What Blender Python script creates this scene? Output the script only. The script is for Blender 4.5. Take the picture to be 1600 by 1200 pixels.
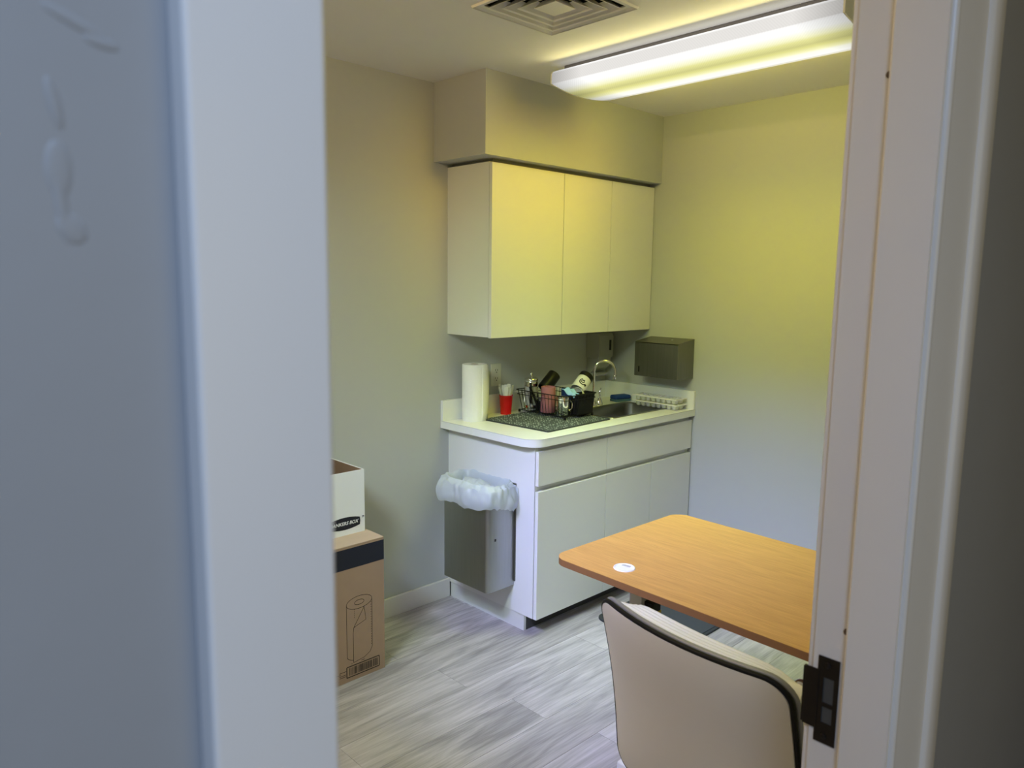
import bpy, bmesh, math, random
from mathutils import Vector, Matrix, noise
random.seed(7)
S = bpy.context.scene
COL = S.collection
for o in list(bpy.data.objects):
    bpy.data.objects.remove(o, do_unlink=True)
PI = math.pi
R = math.radians

# ------------------------------------------------------------------ camera
CAM = Vector((2.8407, -3.5381, 1.5933))
yaw, pit, rol, FPX = R(44.11208), R(-7.76258), R(0.7131), 1170.575
fw = Vector((-math.cos(yaw) * math.cos(pit), math.sin(yaw) * math.cos(pit), math.sin(pit)))
rt = Vector((math.sin(yaw), math.cos(yaw), 0))
up = rt.cross(fw)
rt2 = rt * math.cos(rol) + up * math.sin(rol)
up2 = up * math.cos(rol) - rt * math.sin(rol)
cd = bpy.data.cameras.new('camera')
cam = bpy.data.objects.new('camera', cd)
COL.objects.link(cam)
M3 = Matrix((rt2, up2, -fw)).transposed()
cam.matrix_world = Matrix.Translation(CAM) @ M3.to_4x4()
cd.sensor_width = 36.0
cd.lens = FPX / 1600 * 36
cd.clip_start = 0.02
cd.dof.use_dof = True
cd.dof.focus_distance = 3.0
cd.dof.aperture_fstop = 8.0
S.camera = cam

# ------------------------------------------------------------------ world, view
W = bpy.data.worlds.new('sky')
S.world = W
W.use_nodes = True
W.node_tree.nodes['Background'].inputs[0].default_value = (0.62, 0.76, 1.0, 1)
W.node_tree.nodes['Background'].inputs[1].default_value = 0.0
S.view_settings.view_transform = 'Standard'
S.view_settings.look = 'None'
S.view_settings.gamma = 1
S.view_settings.use_curve_mapping = False
S.view_settings.exposure = 0.0


def lamp_area(name, loc, direction, sx, sy, power, color, spread=180, parent=None, roll_axis=None):
    d = bpy.data.lights.new(name, 'AREA')
    d.shape = 'RECTANGLE'
    d.size, d.size_y = sx, sy
    d.energy = power
    d.color = color
    d.spread = R(spread)
    o = bpy.data.objects.new(name, d)
    COL.objects.link(o)
    z = -Vector(direction).normalized()
    x = Vector(roll_axis or (1, 0, 0))
    y = z.cross(x).normalized()
    x = y.cross(z)
    o.matrix_world = Matrix.Translation(loc) @ Matrix((x, y, z)).transposed().to_4x4()
    if parent:
        o.parent = parent
        o.matrix_parent_inverse = parent.matrix_world.inverted()
    return o


H = 2.494        # ceiling height


def aim(az, el):
    """unit vector: azimuth from +x towards +y, elevation below the horizontal, in degrees"""
    return (math.cos(R(az)) * math.cos(R(el)), math.sin(R(az)) * math.cos(R(el)), -math.sin(R(el)))


def lamp(name, loc, direction, sx, sy, spread, rgb, roll=None, k=6.0):
    m = max(rgb)
    return lamp_area(name, loc, direction, sx, sy, k * m, tuple(c / m for c in rgb), spread, None, roll)


# hall: two added, unseen fill lights, cool from above and warm from across
lamp('hall_fill_above', (3.4, -3.9, H - 0.06), (0, 0, -1), 0.6, 0.6, 180, (0.899, 1.27, 1.947), None, 12)
lamp('hall_fill_across', (4.55, -2.9, 1.5), (-1, 0.1, -0.02), 1.5, 1.3, 180, (0.64, 0.468, 0.045), (0, 1, 0), 12)
# the room's wraparound fixture and a second, added one (built below): tinted lamps for what their lenses
# throw to the walls, downwards and along the ceiling
FX0, FX1, FY0, FY1 = 0.597, 1.812, -1.160, -0.768
fxc, fyc = (FX0 + FX1) / 2, (FY0 + FY1) / 2
fy2 = -3.45
zl, zs, hw = H - 0.106, H - 0.055, (FY1 - FY0) / 2
Y_ = (0, 1, 0)
lamp('lens_light_left_high', (FX0 + 0.75, fyc, zl), aim(180, 18), 0.8, 0.3, 50, (0.203, 0.128, 0.0), Y_)
lamp('lens_light_left_low', (FX0 + 0.45, fyc, zl), aim(180, 60), 0.8, 0.3, 60, (0.15, 0.157, 0.0), Y_)
lamp('lens_light_back', (fxc, fyc + 0.14, zl), aim(90, 45), 1.1, 0.1, 60, (0.192, 0.148, 0.0))
lamp('lens_light_down', (fxc, fyc, zl - 0.004), (0, 0, -1), 1.1, 0.3, 160, (0.322, 0.444, 0.0))
lamp('lens_light_down_narrow', (fxc, fyc, zl - 0.005), (0, 0, -1), 1.1, 0.3, 60, (0.44, 0.6, 0.3))
lamp('lens_light_side_back', (fxc, FY1 + 0.004, zs), (0, 1, -0.05), 1.15, 0.04, 180, (0.491, 0.415, 0.05))
lamp('lens_light_side_front', (fxc, FY0 - 0.004, zs), (0, -1, -0.25), 1.15, 0.04, 180, (0.24, 0.21, 0.08))
lamp('near_fill_back', (fxc, fy2 + 0.14, zl), aim(90, 35), 1.1, 0.1, 70, (0.22, 0.5, 0.0))  # from here on: fill lamps of the added, unseen fixture
lamp('near_fill_back_low', (fxc, fy2 + 0.14, zl - 0.003), aim(90, 42), 1.1, 0.1, 46, (0.7, 0.7, 2.0))
lamp('near_fill_left', (FX1 - 0.30, fy2, zl), aim(125, 42), 0.6, 0.3, 75, (1.0, 1.4, 1.5), Y_)
lamp('near_fill_down', (fxc, fy2, zl - 0.004), (0, 0, -1), 1.1, 0.3, 160, (1.22, 0.8, 0.44))
lamp('near_fill_side', (fxc, fy2 + hw + 0.004, zs), (0, 1, 0.12), 1.15, 0.04, 180, (1.5, 1.05, 0.4))

H = 2.494        # ceiling height
X3 = 2.438       # room side of the door wall
XH = 2.540       # hall side of the door wall
YL, YR = -3.3795, -2.562   # clear door opening

# ------------------------------------------------------------------ materials
def srgb(r, g, b):
    f = lambda c: ((c / 255 + 0.055) / 1.055) ** 2.4 if c > 10 else c / 255 / 12.92
    return (f(r), f(g), f(b), 1)


def mat(name, col, rough=0.5, metal=0.0, var=0.0, scale=20.0, bump=0.0, bscale=200.0, aniso=None, spec=None):
    m = bpy.data.materials.new(name)
    m.use_nodes = True
    nt = m.node_tree
    b = nt.nodes['Principled BSDF']
    if len(col) == 3:
        col = (*col, 1)
    b.inputs['Base Color'].default_value = col
    b.inputs['Roughness'].default_value = rough
    b.inputs['Metallic'].default_value = metal
    if spec is not None:
        b.inputs['Specular IOR Level'].default_value = spec
    tc = nt.nodes.new('ShaderNodeTexCoord')
    src = tc.outputs['Object']
    if aniso:
        mp = nt.nodes.new('ShaderNodeMapping')
        mp.inputs['Scale'].default_value = aniso
        nt.links.new(src, mp.inputs[0])
        src = mp.outputs[0]
    if var > 0:
        n = nt.nodes.new('ShaderNodeTexNoise')
        n.inputs['Scale'].default_value = scale
        n.inputs['Detail'].default_value = 4
        nt.links.new(src, n.inputs['Vector'])
        mx = nt.nodes.new('ShaderNodeMix')
        mx.data_type = 'RGBA'
        mx.inputs['A'].default_value = tuple(c * (1 - var) for c in col[:3]) + (1,)
        mx.inputs['B'].default_value = tuple(min(1, c * (1 + var)) for c in col[:3]) + (1,)
        nt.links.new(n.outputs['Fac'], mx.inputs['Factor'])
        nt.links.new(mx.outputs['Result'], b.inputs['Base Color'])
    if bump > 0:
        n2 = nt.nodes.new('ShaderNodeTexNoise')
        n2.inputs['Scale'].default_value = bscale
        n2.inputs['Detail'].default_value = 3
        nt.links.new(src, n2.inputs['Vector'])
        bp = nt.nodes.new('ShaderNodeBump')
        bp.inputs['Strength'].default_value = bump
        bp.inputs['Distance'].default_value = 0.002
        nt.links.new(n2.outputs['Fac'], bp.inputs['Height'])
        nt.links.new(bp.outputs['Normal'], b.inputs['Normal'])
    return m


def wood(name, dark, light, axis, rough, fine=(2.0, 60.0), streak=0.5, per_object=True):
    """procedural grain running along one object axis (0 = x, 1 = y)"""
    m = bpy.data.materials.new(name)
    m.use_nodes = True
    nt = m.node_tree
    b = nt.nodes['Principled BSDF']
    L = nt.links.new
    tc = nt.nodes.new('ShaderNodeTexCoord')
    src = tc.outputs['Object']
    oi = nt.nodes.new('ShaderNodeObjectInfo')
    if per_object:
        ad = nt.nodes.new('ShaderNodeVectorMath')
        ad.operation = 'ADD'
        mu = nt.nodes.new('ShaderNodeMath')
        mu.operation = 'MULTIPLY'
        mu.inputs[1].default_value = 37.0
        L(oi.outputs['Random'], mu.inputs[0])
        L(src, ad.inputs[0])
        L(mu.outputs[0], ad.inputs[1])
        src = ad.outputs[0]

    def noise_(sx, sy, det, dist=0.0):
        mp = nt.nodes.new('ShaderNodeMapping')
        mp.inputs['Scale'].default_value = (sx, sy, 5) if axis == 0 else (sy, sx, 5)
        L(src, mp.inputs[0])
        n = nt.nodes.new('ShaderNodeTexNoise')
        n.inputs['Scale'].default_value = 1.0
        n.inputs['Detail'].default_value = det
        n.inputs['Distortion'].default_value = dist
        L(mp.outputs[0], n.inputs['Vector'])
        return n.outputs['Fac']
    a = noise_(fine[0], fine[1] * 0.22, 5, 1.2)
    c = noise_(fine[0] * 3, fine[1] * 2.5, 3)
    mixf = nt.nodes.new('ShaderNodeMix')
    mixf.data_type = 'FLOAT'
    mixf.inputs['Factor'].default_value = streak
    L(a, mixf.inputs['A'])
    L(c, mixf.inputs['B'])
    out = mixf.outputs['Result']
    if per_object:
        m2 = nt.nodes.new('ShaderNodeMath')
        m2.operation = 'MULTIPLY_ADD'
        m2.inputs[1].default_value = 0.16
        m2.inputs[2].default_value = -0.08
        L(oi.outputs['Random'], m2.inputs[0])
        s = nt.nodes.new('ShaderNodeMath')
        s.operation = 'ADD'
        L(out, s.inputs[0])
        L(m2.outputs[0], s.inputs[1])
        out = s.outputs[0]
    cr = nt.nodes.new('ShaderNodeValToRGB')
    cr.color_ramp.elements[0].position = 0.33
    cr.color_ramp.elements[0].color = dark
    cr.color_ramp.elements[1].position = 0.66
    cr.color_ramp.elements[1].color = light
    L(out, cr.inputs[0])
    L(cr.outputs[0], b.inputs['Base Color'])
    b.inputs['Roughness'].default_value = rough
    bp = nt.nodes.new('ShaderNodeBump')
    bp.inputs['Strength'].default_value = 0.12
    bp.inputs['Distance'].default_value = 0.001
    L(c, bp.inputs['Height'])
    L(bp.outputs[0], b.inputs['Normal'])
    return m


M = {}
M['wall'] = mat('wall_paint', (0.50, 0.515, 0.525), 0.6, var=0.02, scale=2, bump=0.06, bscale=90)
M['hallwall'] = mat('hall_wall_paint', (0.30, 0.305, 0.315), 0.55, var=0.05, scale=5, bump=0.35, bscale=14)
M['ceiling'] = mat('ceiling_paint', (0.84, 0.82, 0.80), 0.8, var=0.02, scale=6, bump=0.12, bscale=120)
M['trim'] = mat('trim_paint', (0.72, 0.70, 0.68), 0.32, var=0.02, scale=8)
M['laminate'] = mat('white_laminate', (0.78, 0.78, 0.77), 0.35, var=0.015, scale=5)
M['laminate_edge'] = mat('laminate_edge', (0.70, 0.70, 0.69), 0.4, var=0.02, scale=9)
M['inside'] = mat('cabinet_shadow_gap', (0.30, 0.30, 0.29), 0.6, var=0.03)
M['counter'] = mat('counter_laminate', (0.86, 0.87, 0.85), 0.3, var=0.02, scale=60)
M['kick'] = mat('toe_kick_vinyl', (0.55, 0.54, 0.53), 0.5, var=0.03)
M['kickdark'] = mat('toe_kick_black', (0.05, 0.05, 0.05), 0.6, var=0.03)
M['plank'] = wood('grey_vinyl_plank', (0.265, 0.245, 0.258, 1), (0.60, 0.555, 0.585, 1), 1, 0.42, (2.0, 62.0), 0.36)
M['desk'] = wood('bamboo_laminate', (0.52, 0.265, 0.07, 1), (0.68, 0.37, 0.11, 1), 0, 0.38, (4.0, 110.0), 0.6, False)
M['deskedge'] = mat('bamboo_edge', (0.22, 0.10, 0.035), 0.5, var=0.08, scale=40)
M['whitemetal'] = mat('white_powder_coat', (0.75, 0.74, 0.73), 0.4, var=0.02)
M['housing'] = mat('housing_gap_shade', (0.16, 0.155, 0.16), 0.5, var=0.05)  # dark tone paints the shaded gap between lens and ceiling
M['steel'] = mat('brushed_steel', (0.42, 0.44, 0.43), 0.40, 1.0, var=0.10, scale=6, aniso=(30, 30, 1))
M['darksteel'] = mat('dull_brushed_steel', (0.24, 0.235, 0.21), 0.42, 1.0, var=0.15, scale=5, aniso=(25, 25, 1))
M['sink'] = mat('sink_steel', (0.30, 0.30, 0.29), 0.3, 1.0, var=0.08, scale=30)
M['chrome'] = mat('chrome', (0.85, 0.85, 0.84), 0.07, 1.0, var=0.02)
M['bronze'] = mat('dark_bronze', (0.012, 0.009, 0.007), 0.4, 0.3, var=0.2)
M['mortise_shade'] = mat('mortise_shadow_grey', (0.06, 0.062, 0.062), 0.6, var=0.15)
M['black'] = mat('black_plastic', (0.008, 0.008, 0.009), 0.55, var=0.1, spec=0.2)
M['blackwire'] = mat('black_coated_wire', (0.006, 0.006, 0.007), 0.5, var=0.1, spec=0.25)
M['blackglaze'] = mat('black_glaze', (0.007, 0.007, 0.008), 0.42, var=0.1, spec=0.2)
M['vinyl'] = mat('cream_white_vinyl', (0.78, 0.73, 0.68), 0.42, var=0.02, scale=10, bump=0.08, bscale=250)
M['vinylwhite'] = mat('white_vinyl', (0.90, 0.90, 0.91), 0.35, var=0.02, scale=10)
M['silver'] = mat('silver_band', (0.30, 0.30, 0.31), 0.5, 0.3, var=0.03)
M['paper'] = mat('paper_towel', (0.90, 0.90, 0.88), 0.9, var=0.03, scale=60, bump=0.4, bscale=160)
M['cardtube'] = mat('cardboard_core', (0.30, 0.22, 0.14), 0.9, var=0.1)
M['red'] = mat('red_plastic', (0.60, 0.006, 0.008), 0.3, var=0.04)
M['whiteplastic'] = mat('white_plastic', (0.82, 0.82, 0.80), 0.35, var=0.02)
M['plate'] = mat('ivory_plate', (0.66, 0.66, 0.60), 0.4, var=0.02)
M['greyplastic'] = mat('grey_plastic', (0.42, 0.42, 0.38), 0.45, var=0.03)
M['slot'] = mat('dark_slot', (0.01, 0.01, 0.01), 0.6, var=0.1)
M['pink'] = mat('pink_glaze', (0.42, 0.165, 0.18), 0.25, var=0.05)
M['blue'] = mat('blue_sponge', (0.01, 0.055, 0.26), 0.8, var=0.15, scale=150, bump=0.5, bscale=400)
M['bluepad'] = mat('blue_grey_pad', (0.07, 0.16, 0.24), 0.9, var=0.15, scale=150)
M['navyplastic'] = mat('navy_plastic', (0.012, 0.04, 0.12), 0.3, var=0.05)
M['cloth'] = mat('pale_blue_cloth', (0.30, 0.52, 0.80), 0.9, var=0.05, scale=90, bump=0.3, bscale=400)
M['kraft'] = mat('kraft_cardboard', (0.36, 0.245, 0.165), 0.85, var=0.06, scale=18, bump=0.1, bscale=60)
M['krafttop'] = mat('kraft_cardboard_lid', (0.50, 0.38, 0.27), 0.85, var=0.05, scale=18)
M['kraftin'] = mat('kraft_inside', (0.20, 0.12, 0.065), 0.9, var=0.08, scale=18)
M['boxwhite'] = mat('white_cardboard', (0.80, 0.82, 0.83), 0.7, var=0.02, scale=14)
M['navy'] = mat('navy_print', (0.006, 0.009, 0.020), 0.6, var=0.05)
M['ink'] = mat('dark_ink', (0.035, 0.022, 0.016), 0.8, var=0.05)
M['greyink'] = mat('grey_ink', (0.07, 0.075, 0.085), 0.8, var=0.05)
M['whiteink'] = mat('white_ink', (0.85, 0.87, 0.88), 0.7, var=0.01)
M['matrug'] = mat('charcoal_mat', (0.045, 0.05, 0.056), 0.95, var=0.35, scale=260, bump=0.8, bscale=300)
M['matedge'] = mat('charcoal_mat_rim', (0.03, 0.033, 0.037), 0.9, var=0.1)
M['yellow'] = mat('yellow_sticker', (0.55, 0.42, 0.02), 0.5, var=0.05)
M['vent'] = mat('vent_paint', (0.80, 0.77, 0.74), 0.45, var=0.02)
M['duct'] = mat('duct_black', (0.015, 0.015, 0.015), 0.9, var=0.1)
M['glaze'] = mat('white_glaze', (0.78, 0.78, 0.75), 0.2, var=0.02)
M['trans'] = mat('clear_plastic', (0.85, 0.86, 0.84), 0.25, var=0.02)
M['trans'].node_tree.nodes['Principled BSDF'].inputs['Transmission Weight'].default_value = 0.35
M['rubber'] = mat('rubber_bumper', (0.10, 0.07, 0.05), 0.7, var=0.1)

# thin translucent liner
g = bpy.data.materials.new('liner_film')
g.use_nodes = True
nt = g.node_tree
gb = nt.nodes['Principled BSDF']
gb.inputs['Base Color'].default_value = (0.80, 0.86, 0.92, 1)
gb.inputs['Roughness'].default_value = 0.28
tl = nt.nodes.new('ShaderNodeBsdfTranslucent')
tl.inputs[0].default_value = (0.85, 0.90, 0.95, 1)
tp = nt.nodes.new('ShaderNodeBsdfTransparent')
m1 = nt.nodes.new('ShaderNodeMixShader')
m1.inputs[0].default_value = 0.35
m2 = nt.nodes.new('ShaderNodeMixShader')
m2.inputs[0].default_value = 0.22
nt.links.new(gb.outputs[0], m1.inputs[1])
nt.links.new(tl.outputs[0], m1.inputs[2])
nt.links.new(m1.outputs[0], m2.inputs[1])
nt.links.new(tp.outputs[0], m2.inputs[2])
nt.links.new(m2.outputs[0], nt.nodes['Material Output'].inputs[0])
M['film'] = g

# drying mat: small pale diamonds on charcoal
g = mat('drying_mat_print', (0.06, 0.075, 0.08), 0.9)
nt = g.node_tree
tc = nt.nodes.new('ShaderNodeTexCoord')
vo = nt.nodes.new('ShaderNodeTexVoronoi')
vo.inputs['Scale'].default_value = 62
vo.inputs['Randomness'].default_value = 0.35
vo.distance = 'MANHATTAN'
nt.links.new(tc.outputs['Object'], vo.inputs['Vector'])
cr = nt.nodes.new('ShaderNodeValToRGB')
cr.color_ramp.elements[0].position = 0.30
cr.color_ramp.elements[0].color = (0.62, 0.68, 0.68, 1)
cr.color_ramp.elements[1].position = 0.42
cr.color_ramp.elements[1].color = (0.05, 0.065, 0.07, 1)
nt.links.new(vo.outputs['Distance'], cr.inputs[0])
nt.links.new(cr.outputs[0], nt.nodes['Principled BSDF'].inputs['Base Color'])
M['dishmat'] = g

# fluorescent lens: two bright tube bands seen through a yellowed prismatic lens
g = bpy.data.materials.new('fluorescent_lens')
g.use_nodes = True
nt = g.node_tree
L = nt.links.new
for n in list(nt.nodes):
    if n.type != 'OUTPUT_MATERIAL':
        nt.nodes.remove(n)
tc = nt.nodes.new('ShaderNodeTexCoord')
sx = nt.nodes.new('ShaderNodeSeparateXYZ')
L(tc.outputs['Object'], sx.inputs[0])
cr = nt.nodes.new('ShaderNodeValToRGB')
mr = nt.nodes.new('ShaderNodeMapRange')
mr.inputs['From Min'].default_value = -0.2
mr.inputs['From Max'].default_value = 0.2
L(sx.outputs['Y'], mr.inputs['Value'])
L(mr.outputs[0], cr.inputs[0])
els = cr.color_ramp.elements
els[0].position = 0.0
els[0].color = (0.75, 0.72, 0.68, 1)
els[1].position = 1.0
els[1].color = (0.85, 0.82, 0.62, 1)
for p, c in [(0.012, (0.78, 0.76, 0.73)), (0.025, (0.97, 0.96, 0.94)), (0.06, (1.0, 1.0, 0.98)), (0.14, (1.0, 1.0, 0.95)), (0.25, (0.92, 0.91, 0.58)), (0.31, (0.78, 0.76, 0.32)),
             (0.41, (0.62, 0.60, 0.24)), (0.48, (0.76, 0.74, 0.28)), (0.58, (0.93, 0.91, 0.50)), (0.65, (1.0, 1.0, 0.85)), (0.82, (1.0, 1.0, 0.95)), (0.91, (0.76, 0.74, 0.62))]:
    e = els.new(p)
    e.color = (*c, 1)
# dimmer towards both ends, where the tubes stop
ab = nt.nodes.new('ShaderNodeMath')
ab.operation = 'ABSOLUTE'
L(sx.outputs['X'], ab.inputs[0])
me = nt.nodes.new('ShaderNodeMapRange')
me.inputs['From Min'].default_value = 0.44
me.inputs['From Max'].default_value = 0.60
me.inputs['To Min'].default_value = 1.05
me.inputs['To Max'].default_value = 0.55
L(ab.outputs[0], me.inputs['Value'])
wv = nt.nodes.new('ShaderNodeTexWave')
wv.inputs['Scale'].default_value = 60
wv.bands_direction = 'DIAGONAL'
L(tc.outputs['Object'], wv.inputs['Vector'])
wm = nt.nodes.new('ShaderNodeMapRange')
wm.inputs['To Min'].default_value = 0.97
wm.inputs['To Max'].default_value = 1.02
L(wv.outputs['Fac'], wm.inputs['Value'])
ml = nt.nodes.new('ShaderNodeMath')
ml.operation = 'MULTIPLY'
L(me.outputs[0], ml.inputs[0])
L(wm.outputs[0], ml.inputs[1])
em = nt.nodes.new('ShaderNodeEmission')
L(cr.outputs[0], em.inputs[0])
L(ml.outputs[0], em.inputs[1])
L(em.outputs[0], nt.nodes['Material Output'].inputs[0])
M['lens'] = g

# ------------------------------------------------------------------ mesh helpers
class MB:
    def __init__(self):
        self.bm = bmesh.new()
        self.bev = False

    def box(self, x0, x1, y0, y1, z0, z1, bev=0.0, seg=2, mtx=None):
        r = bmesh.ops.create_cube(self.bm, size=1)
        vs = r['verts']
        for v in vs:
            v.co = Vector(((x0 + x1) / 2 + v.co.x * (x1 - x0), (y0 + y1) / 2 + v.co.y * (y1 - y0), (z0 + z1) / 2 + v.co.z * (z1 - z0)))
        if mtx is not None:
            bmesh.ops.transform(self.bm, matrix=mtx, verts=vs)
        if bev > 0:
            self.bev = True
            es = list({e for v in vs for e in v.link_edges})
            bmesh.ops.bevel(self.bm, geom=es, offset=bev, segments=seg, profile=0.5, affect='EDGES')
        return self

    def prism(self, pts, z0, z1, bev=0.0, seg=2, mtx=None):
        """polygon in xy extruded along z"""
        b = self.bm
        lo = [b.verts.new((p[0], p[1], z0)) for p in pts]
        hi = [b.verts.new((p[0], p[1], z1)) for p in pts]
        n = len(pts)
        fs = [b.faces.new(lo[::-1]), b.faces.new(hi)]
        for i in range(n):
            fs.append(b.faces.new((lo[i], lo[(i + 1) % n], hi[(i + 1) % n], hi[i])))
        bmesh.ops.recalc_face_normals(b, faces=fs)
        if bev > 0:
            self.bev = True
            es = [e for f in fs[:2] for e in f.edges]
            bmesh.ops.bevel(b, geom=list(set(es)), offset=bev, segments=seg, profile=0.5, affect='EDGES')
        if mtx is not None:
            bmesh.ops.transform(b, matrix=mtx, verts=lo + hi)
        return self

    def lathe(self, prof, n=32, mtx=None, cap0=True, cap1=True):
        b = self.bm
        rings = []
        for r, z in prof:
            rings.append([b.verts.new((r * math.cos(2 * PI * i / n), r * math.sin(2 * PI * i / n), z)) for i in range(n)])
        for a, c in zip(rings, rings[1:]):
            for i in range(n):
                b.faces.new((a[i], a[(i + 1) % n], c[(i + 1) % n], c[i]))
        if cap0:
            b.faces.new(rings[0][::-1])
        if cap1:
            b.faces.new(rings[-1])
        if mtx is not None:
            bmesh.ops.transform(b, matrix=mtx, verts=[v for r in rings for v in r])
        return self

    def tube(self, pts, r, n=8, closed=False, flat=1.0):
        b = self.bm
        pts = [Vector(p) for p in pts]
        rings = []
        N = len(pts)
        prev = None
        for i, p in enumerate(pts):
            if closed:
                t = pts[(i + 1) % N] - pts[i - 1]
            else:
                t = pts[min(i + 1, N - 1)] - pts[max(i - 1, 0)]
            t.normalize()
            if prev is None:
                ref = Vector((0, 0, 1)) if abs(t.z) < 0.9 else Vector((1, 0, 0))
                u = t.cross(ref).normalized()
            else:
                u = (prev - t * prev.dot(t)).normalized()
            prev = u
            w = t.cross(u)
            rr = r[i] if isinstance(r, (list, tuple)) else r
            rings.append([b.verts.new(p + u * rr * math.cos(2 * PI * k / n) + w * rr * flat * math.sin(2 * PI * k / n)) for k in range(n)])
        m = N if closed else N - 1
        for i in range(m):
            a, c = rings[i], rings[(i + 1) % N]
            off = 0
            if closed and i == N - 1:
                off = min(range(n), key=lambda k: (a[0].co - c[k].co).length)
            for k in range(n):
                b.faces.new((a[k], a[(k + 1) % n], c[(k + 1 + off) % n], c[(k + off) % n]))
        if not closed:
            b.faces.new(rings[0][::-1])
            b.faces.new(rings[-1])
        return self

    def grid(self, fn, nu, nv, closed_u=False):
        b = self.bm
        V = [[b.verts.new(fn(i / (nu if closed_u else nu - 1), j / (nv - 1))) for i in range(nu)] for j in range(nv)]
        for j in range(nv - 1):
            for i in range(nu if closed_u else nu - 1):
                i2 = (i + 1) % nu
                b.faces.new((V[j][i], V[j][i2], V[j + 1][i2], V[j + 1][i]))
        return V

    def build(self, name, m, parent=None, smooth=50, loc=None, origin=None):
        b = self.bm
        bmesh.ops.recalc_face_normals(b, faces=b.faces)
        if origin is not None:
            bmesh.ops.translate(b, vec=-Vector(origin), verts=b.verts)
        me = bpy.data.meshes.new(name)
        b.to_mesh(me)
        b.free()
        if smooth:
            for p in me.polygons:
                p.use_smooth = True
            me.set_sharp_from_angle(angle=R(smooth))
        me.materials.append(m)
        o = bpy.data.objects.new(name, me)
        COL.objects.link(o)
        if self.bev:
            wn = o.modifiers.new('weighted_normals', 'WEIGHTED_NORMAL')
            wn.keep_sharp = True
        if origin is not None:
            o.location = origin
        if loc is not None:
            o.location = loc
        if parent is not None:
            o.parent = parent
            if origin is not None and parent.type == 'EMPTY':
                o.location = Vector(origin)
        return o


def thing(name, label, cat, loc=(0, 0, 0), rz=0.0, group=None):
    o = bpy.data.objects.new(name, None)
    o.empty_display_size = 0.05
    o.location = loc
    o.rotation_euler = (0, 0, rz)
    COL.objects.link(o)
    return tag(o, label, cat, group)


def tag(o, label, cat, group=None):
    o['label'] = label
    o['category'] = cat
    if group:
        o['group'] = group
    return o


def struct(o):
    o['kind'] = 'structure'
    return o


def L_(o, label):
    o['label'] = label
    return o


def rrect(x0, x1, y0, y1, r, n=6, rs=None):
    rs = rs or (r, r, r, r)          # corners: x1y1, x0y1, x0y0, x1y0
    out = []
    for (cx, cy, sx, sy, a0), r in zip(((x1, y1, -1, -1, 0), (x0, y1, 1, -1, 90), (x0, y0, 1, 1, 180), (x1, y0, -1, 1, 270)), rs):
        if r <= 0:
            out.append((cx, cy))
            continue
        for k in range(n + 1):
            a = R(a0 + 90 * k / n)
            out.append((cx + sx * r + r * math.cos(a), cy + sy * r + r * math.sin(a)))
    return out


def axis_mtx(origin, axis):
    z = Vector(axis).normalized()
    x = z.orthogonal().normalized()
    y = z.cross(x)
    return Matrix.Translation(origin) @ Matrix((x, y, z)).transposed().to_4x4()


def copy_tree(o, parent=None):
    c = o.copy()
    COL.objects.link(c)
    c.parent = parent
    for ch in [q for q in bpy.data.objects if q.parent == o]:
        copy_tree(ch, c)
    return c


# ================================================================== ROOM SHELL
YN = -4.60       # near end wall of the room
floor = struct(MB().box(-0.1, XH, YN - 0.1, 0.1, -0.12, -0.006).build('floor', M['inside'], smooth=0))
PW, PL = 0.182, 1.22
row = 0
y = 0
xs = 0.004
proto_plank = None
while xs < X3 + 0.05:
    w = min(PW, XH - 0.002 - xs)
    y = -((row * 0.47) % 1.0) * PL - 0.003
    segs = [(-0.003, y)] if y < -0.1 else []
    if y >= -0.1:
        y = -0.003
    while y > YN:
        segs.append((y, max(y - PL, YN)))
        y -= PL
    for (ya, yb) in segs:
        if ya - yb < 0.03:
            continue
        b = MB()
        b.box(-w / 2 + 0.0006, w / 2 - 0.0006, -(ya - yb) / 2 + 0.0006, (ya - yb) / 2 - 0.0006, -0.006, 0.0)
        b.build('plank', M['plank'], floor, smooth=0, loc=(xs + w / 2, (ya + yb) / 2, 0))
    xs += PW
    row += 1

VX0, VX1, VY0, VY1 = 0.858, 1.250, -1.826, -1.436
cl = MB()
va, vb, vc_, vd_ = VX0 + 0.03, VX1 - 0.03, VY0 + 0.03, VY1 - 0.03      # duct hole over the air vent
cl.box(-0.1, va, -5.6, 0.7, H, H + 0.12).box(vb, 4.75, -5.6, 0.7, H, H + 0.12)
cl.box(va, vb, -5.6, vc_, H, H + 0.12).box(va, vb, vd_, 0.7, H, H + 0.12)
ceiling = struct(cl.build('ceiling', M['ceiling'], smooth=0))
struct(MB().box(-0.1, 0, YN - 0.1, 0.1, -0.006, H).build('wall_left', M['wall'], smooth=0))
struct(MB().box(0, XH, 0, 0.1, -0.006, H).build('wall_back', M['wall'], smooth=0))
struct(MB().box(0, X3, YN - 0.1, YN, -0.006, H).build('wall_near', M['wall'], smooth=0))
DT = 2.035
wd = MB()
wd.box(X3 + 0.004, XH, YR + 0.018, 0.0, -0.006, H)
wd.box(X3 + 0.004, XH, YN - 0.1, YL - 0.018, -0.006, H)
wd.box(X3 + 0.004, XH, YL - 0.018, YR + 0.018, DT + 0.018, H)
wdo = struct(wd.build('wall_door', M['hallwall'], smooth=0))
ws = MB()
ws.box(X3, X3 + 0.004, YR + 0.018, 0.0, 0.0, H)
ws.box(X3, X3 + 0.004, YN, YL - 0.018, 0.0, H)
ws.box(X3, X3 + 0.004, YL - 0.018, YR + 0.018, DT + 0.018, H)
ws.build('room_side_paint', M['wall'], wdo, smooth=0)
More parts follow.
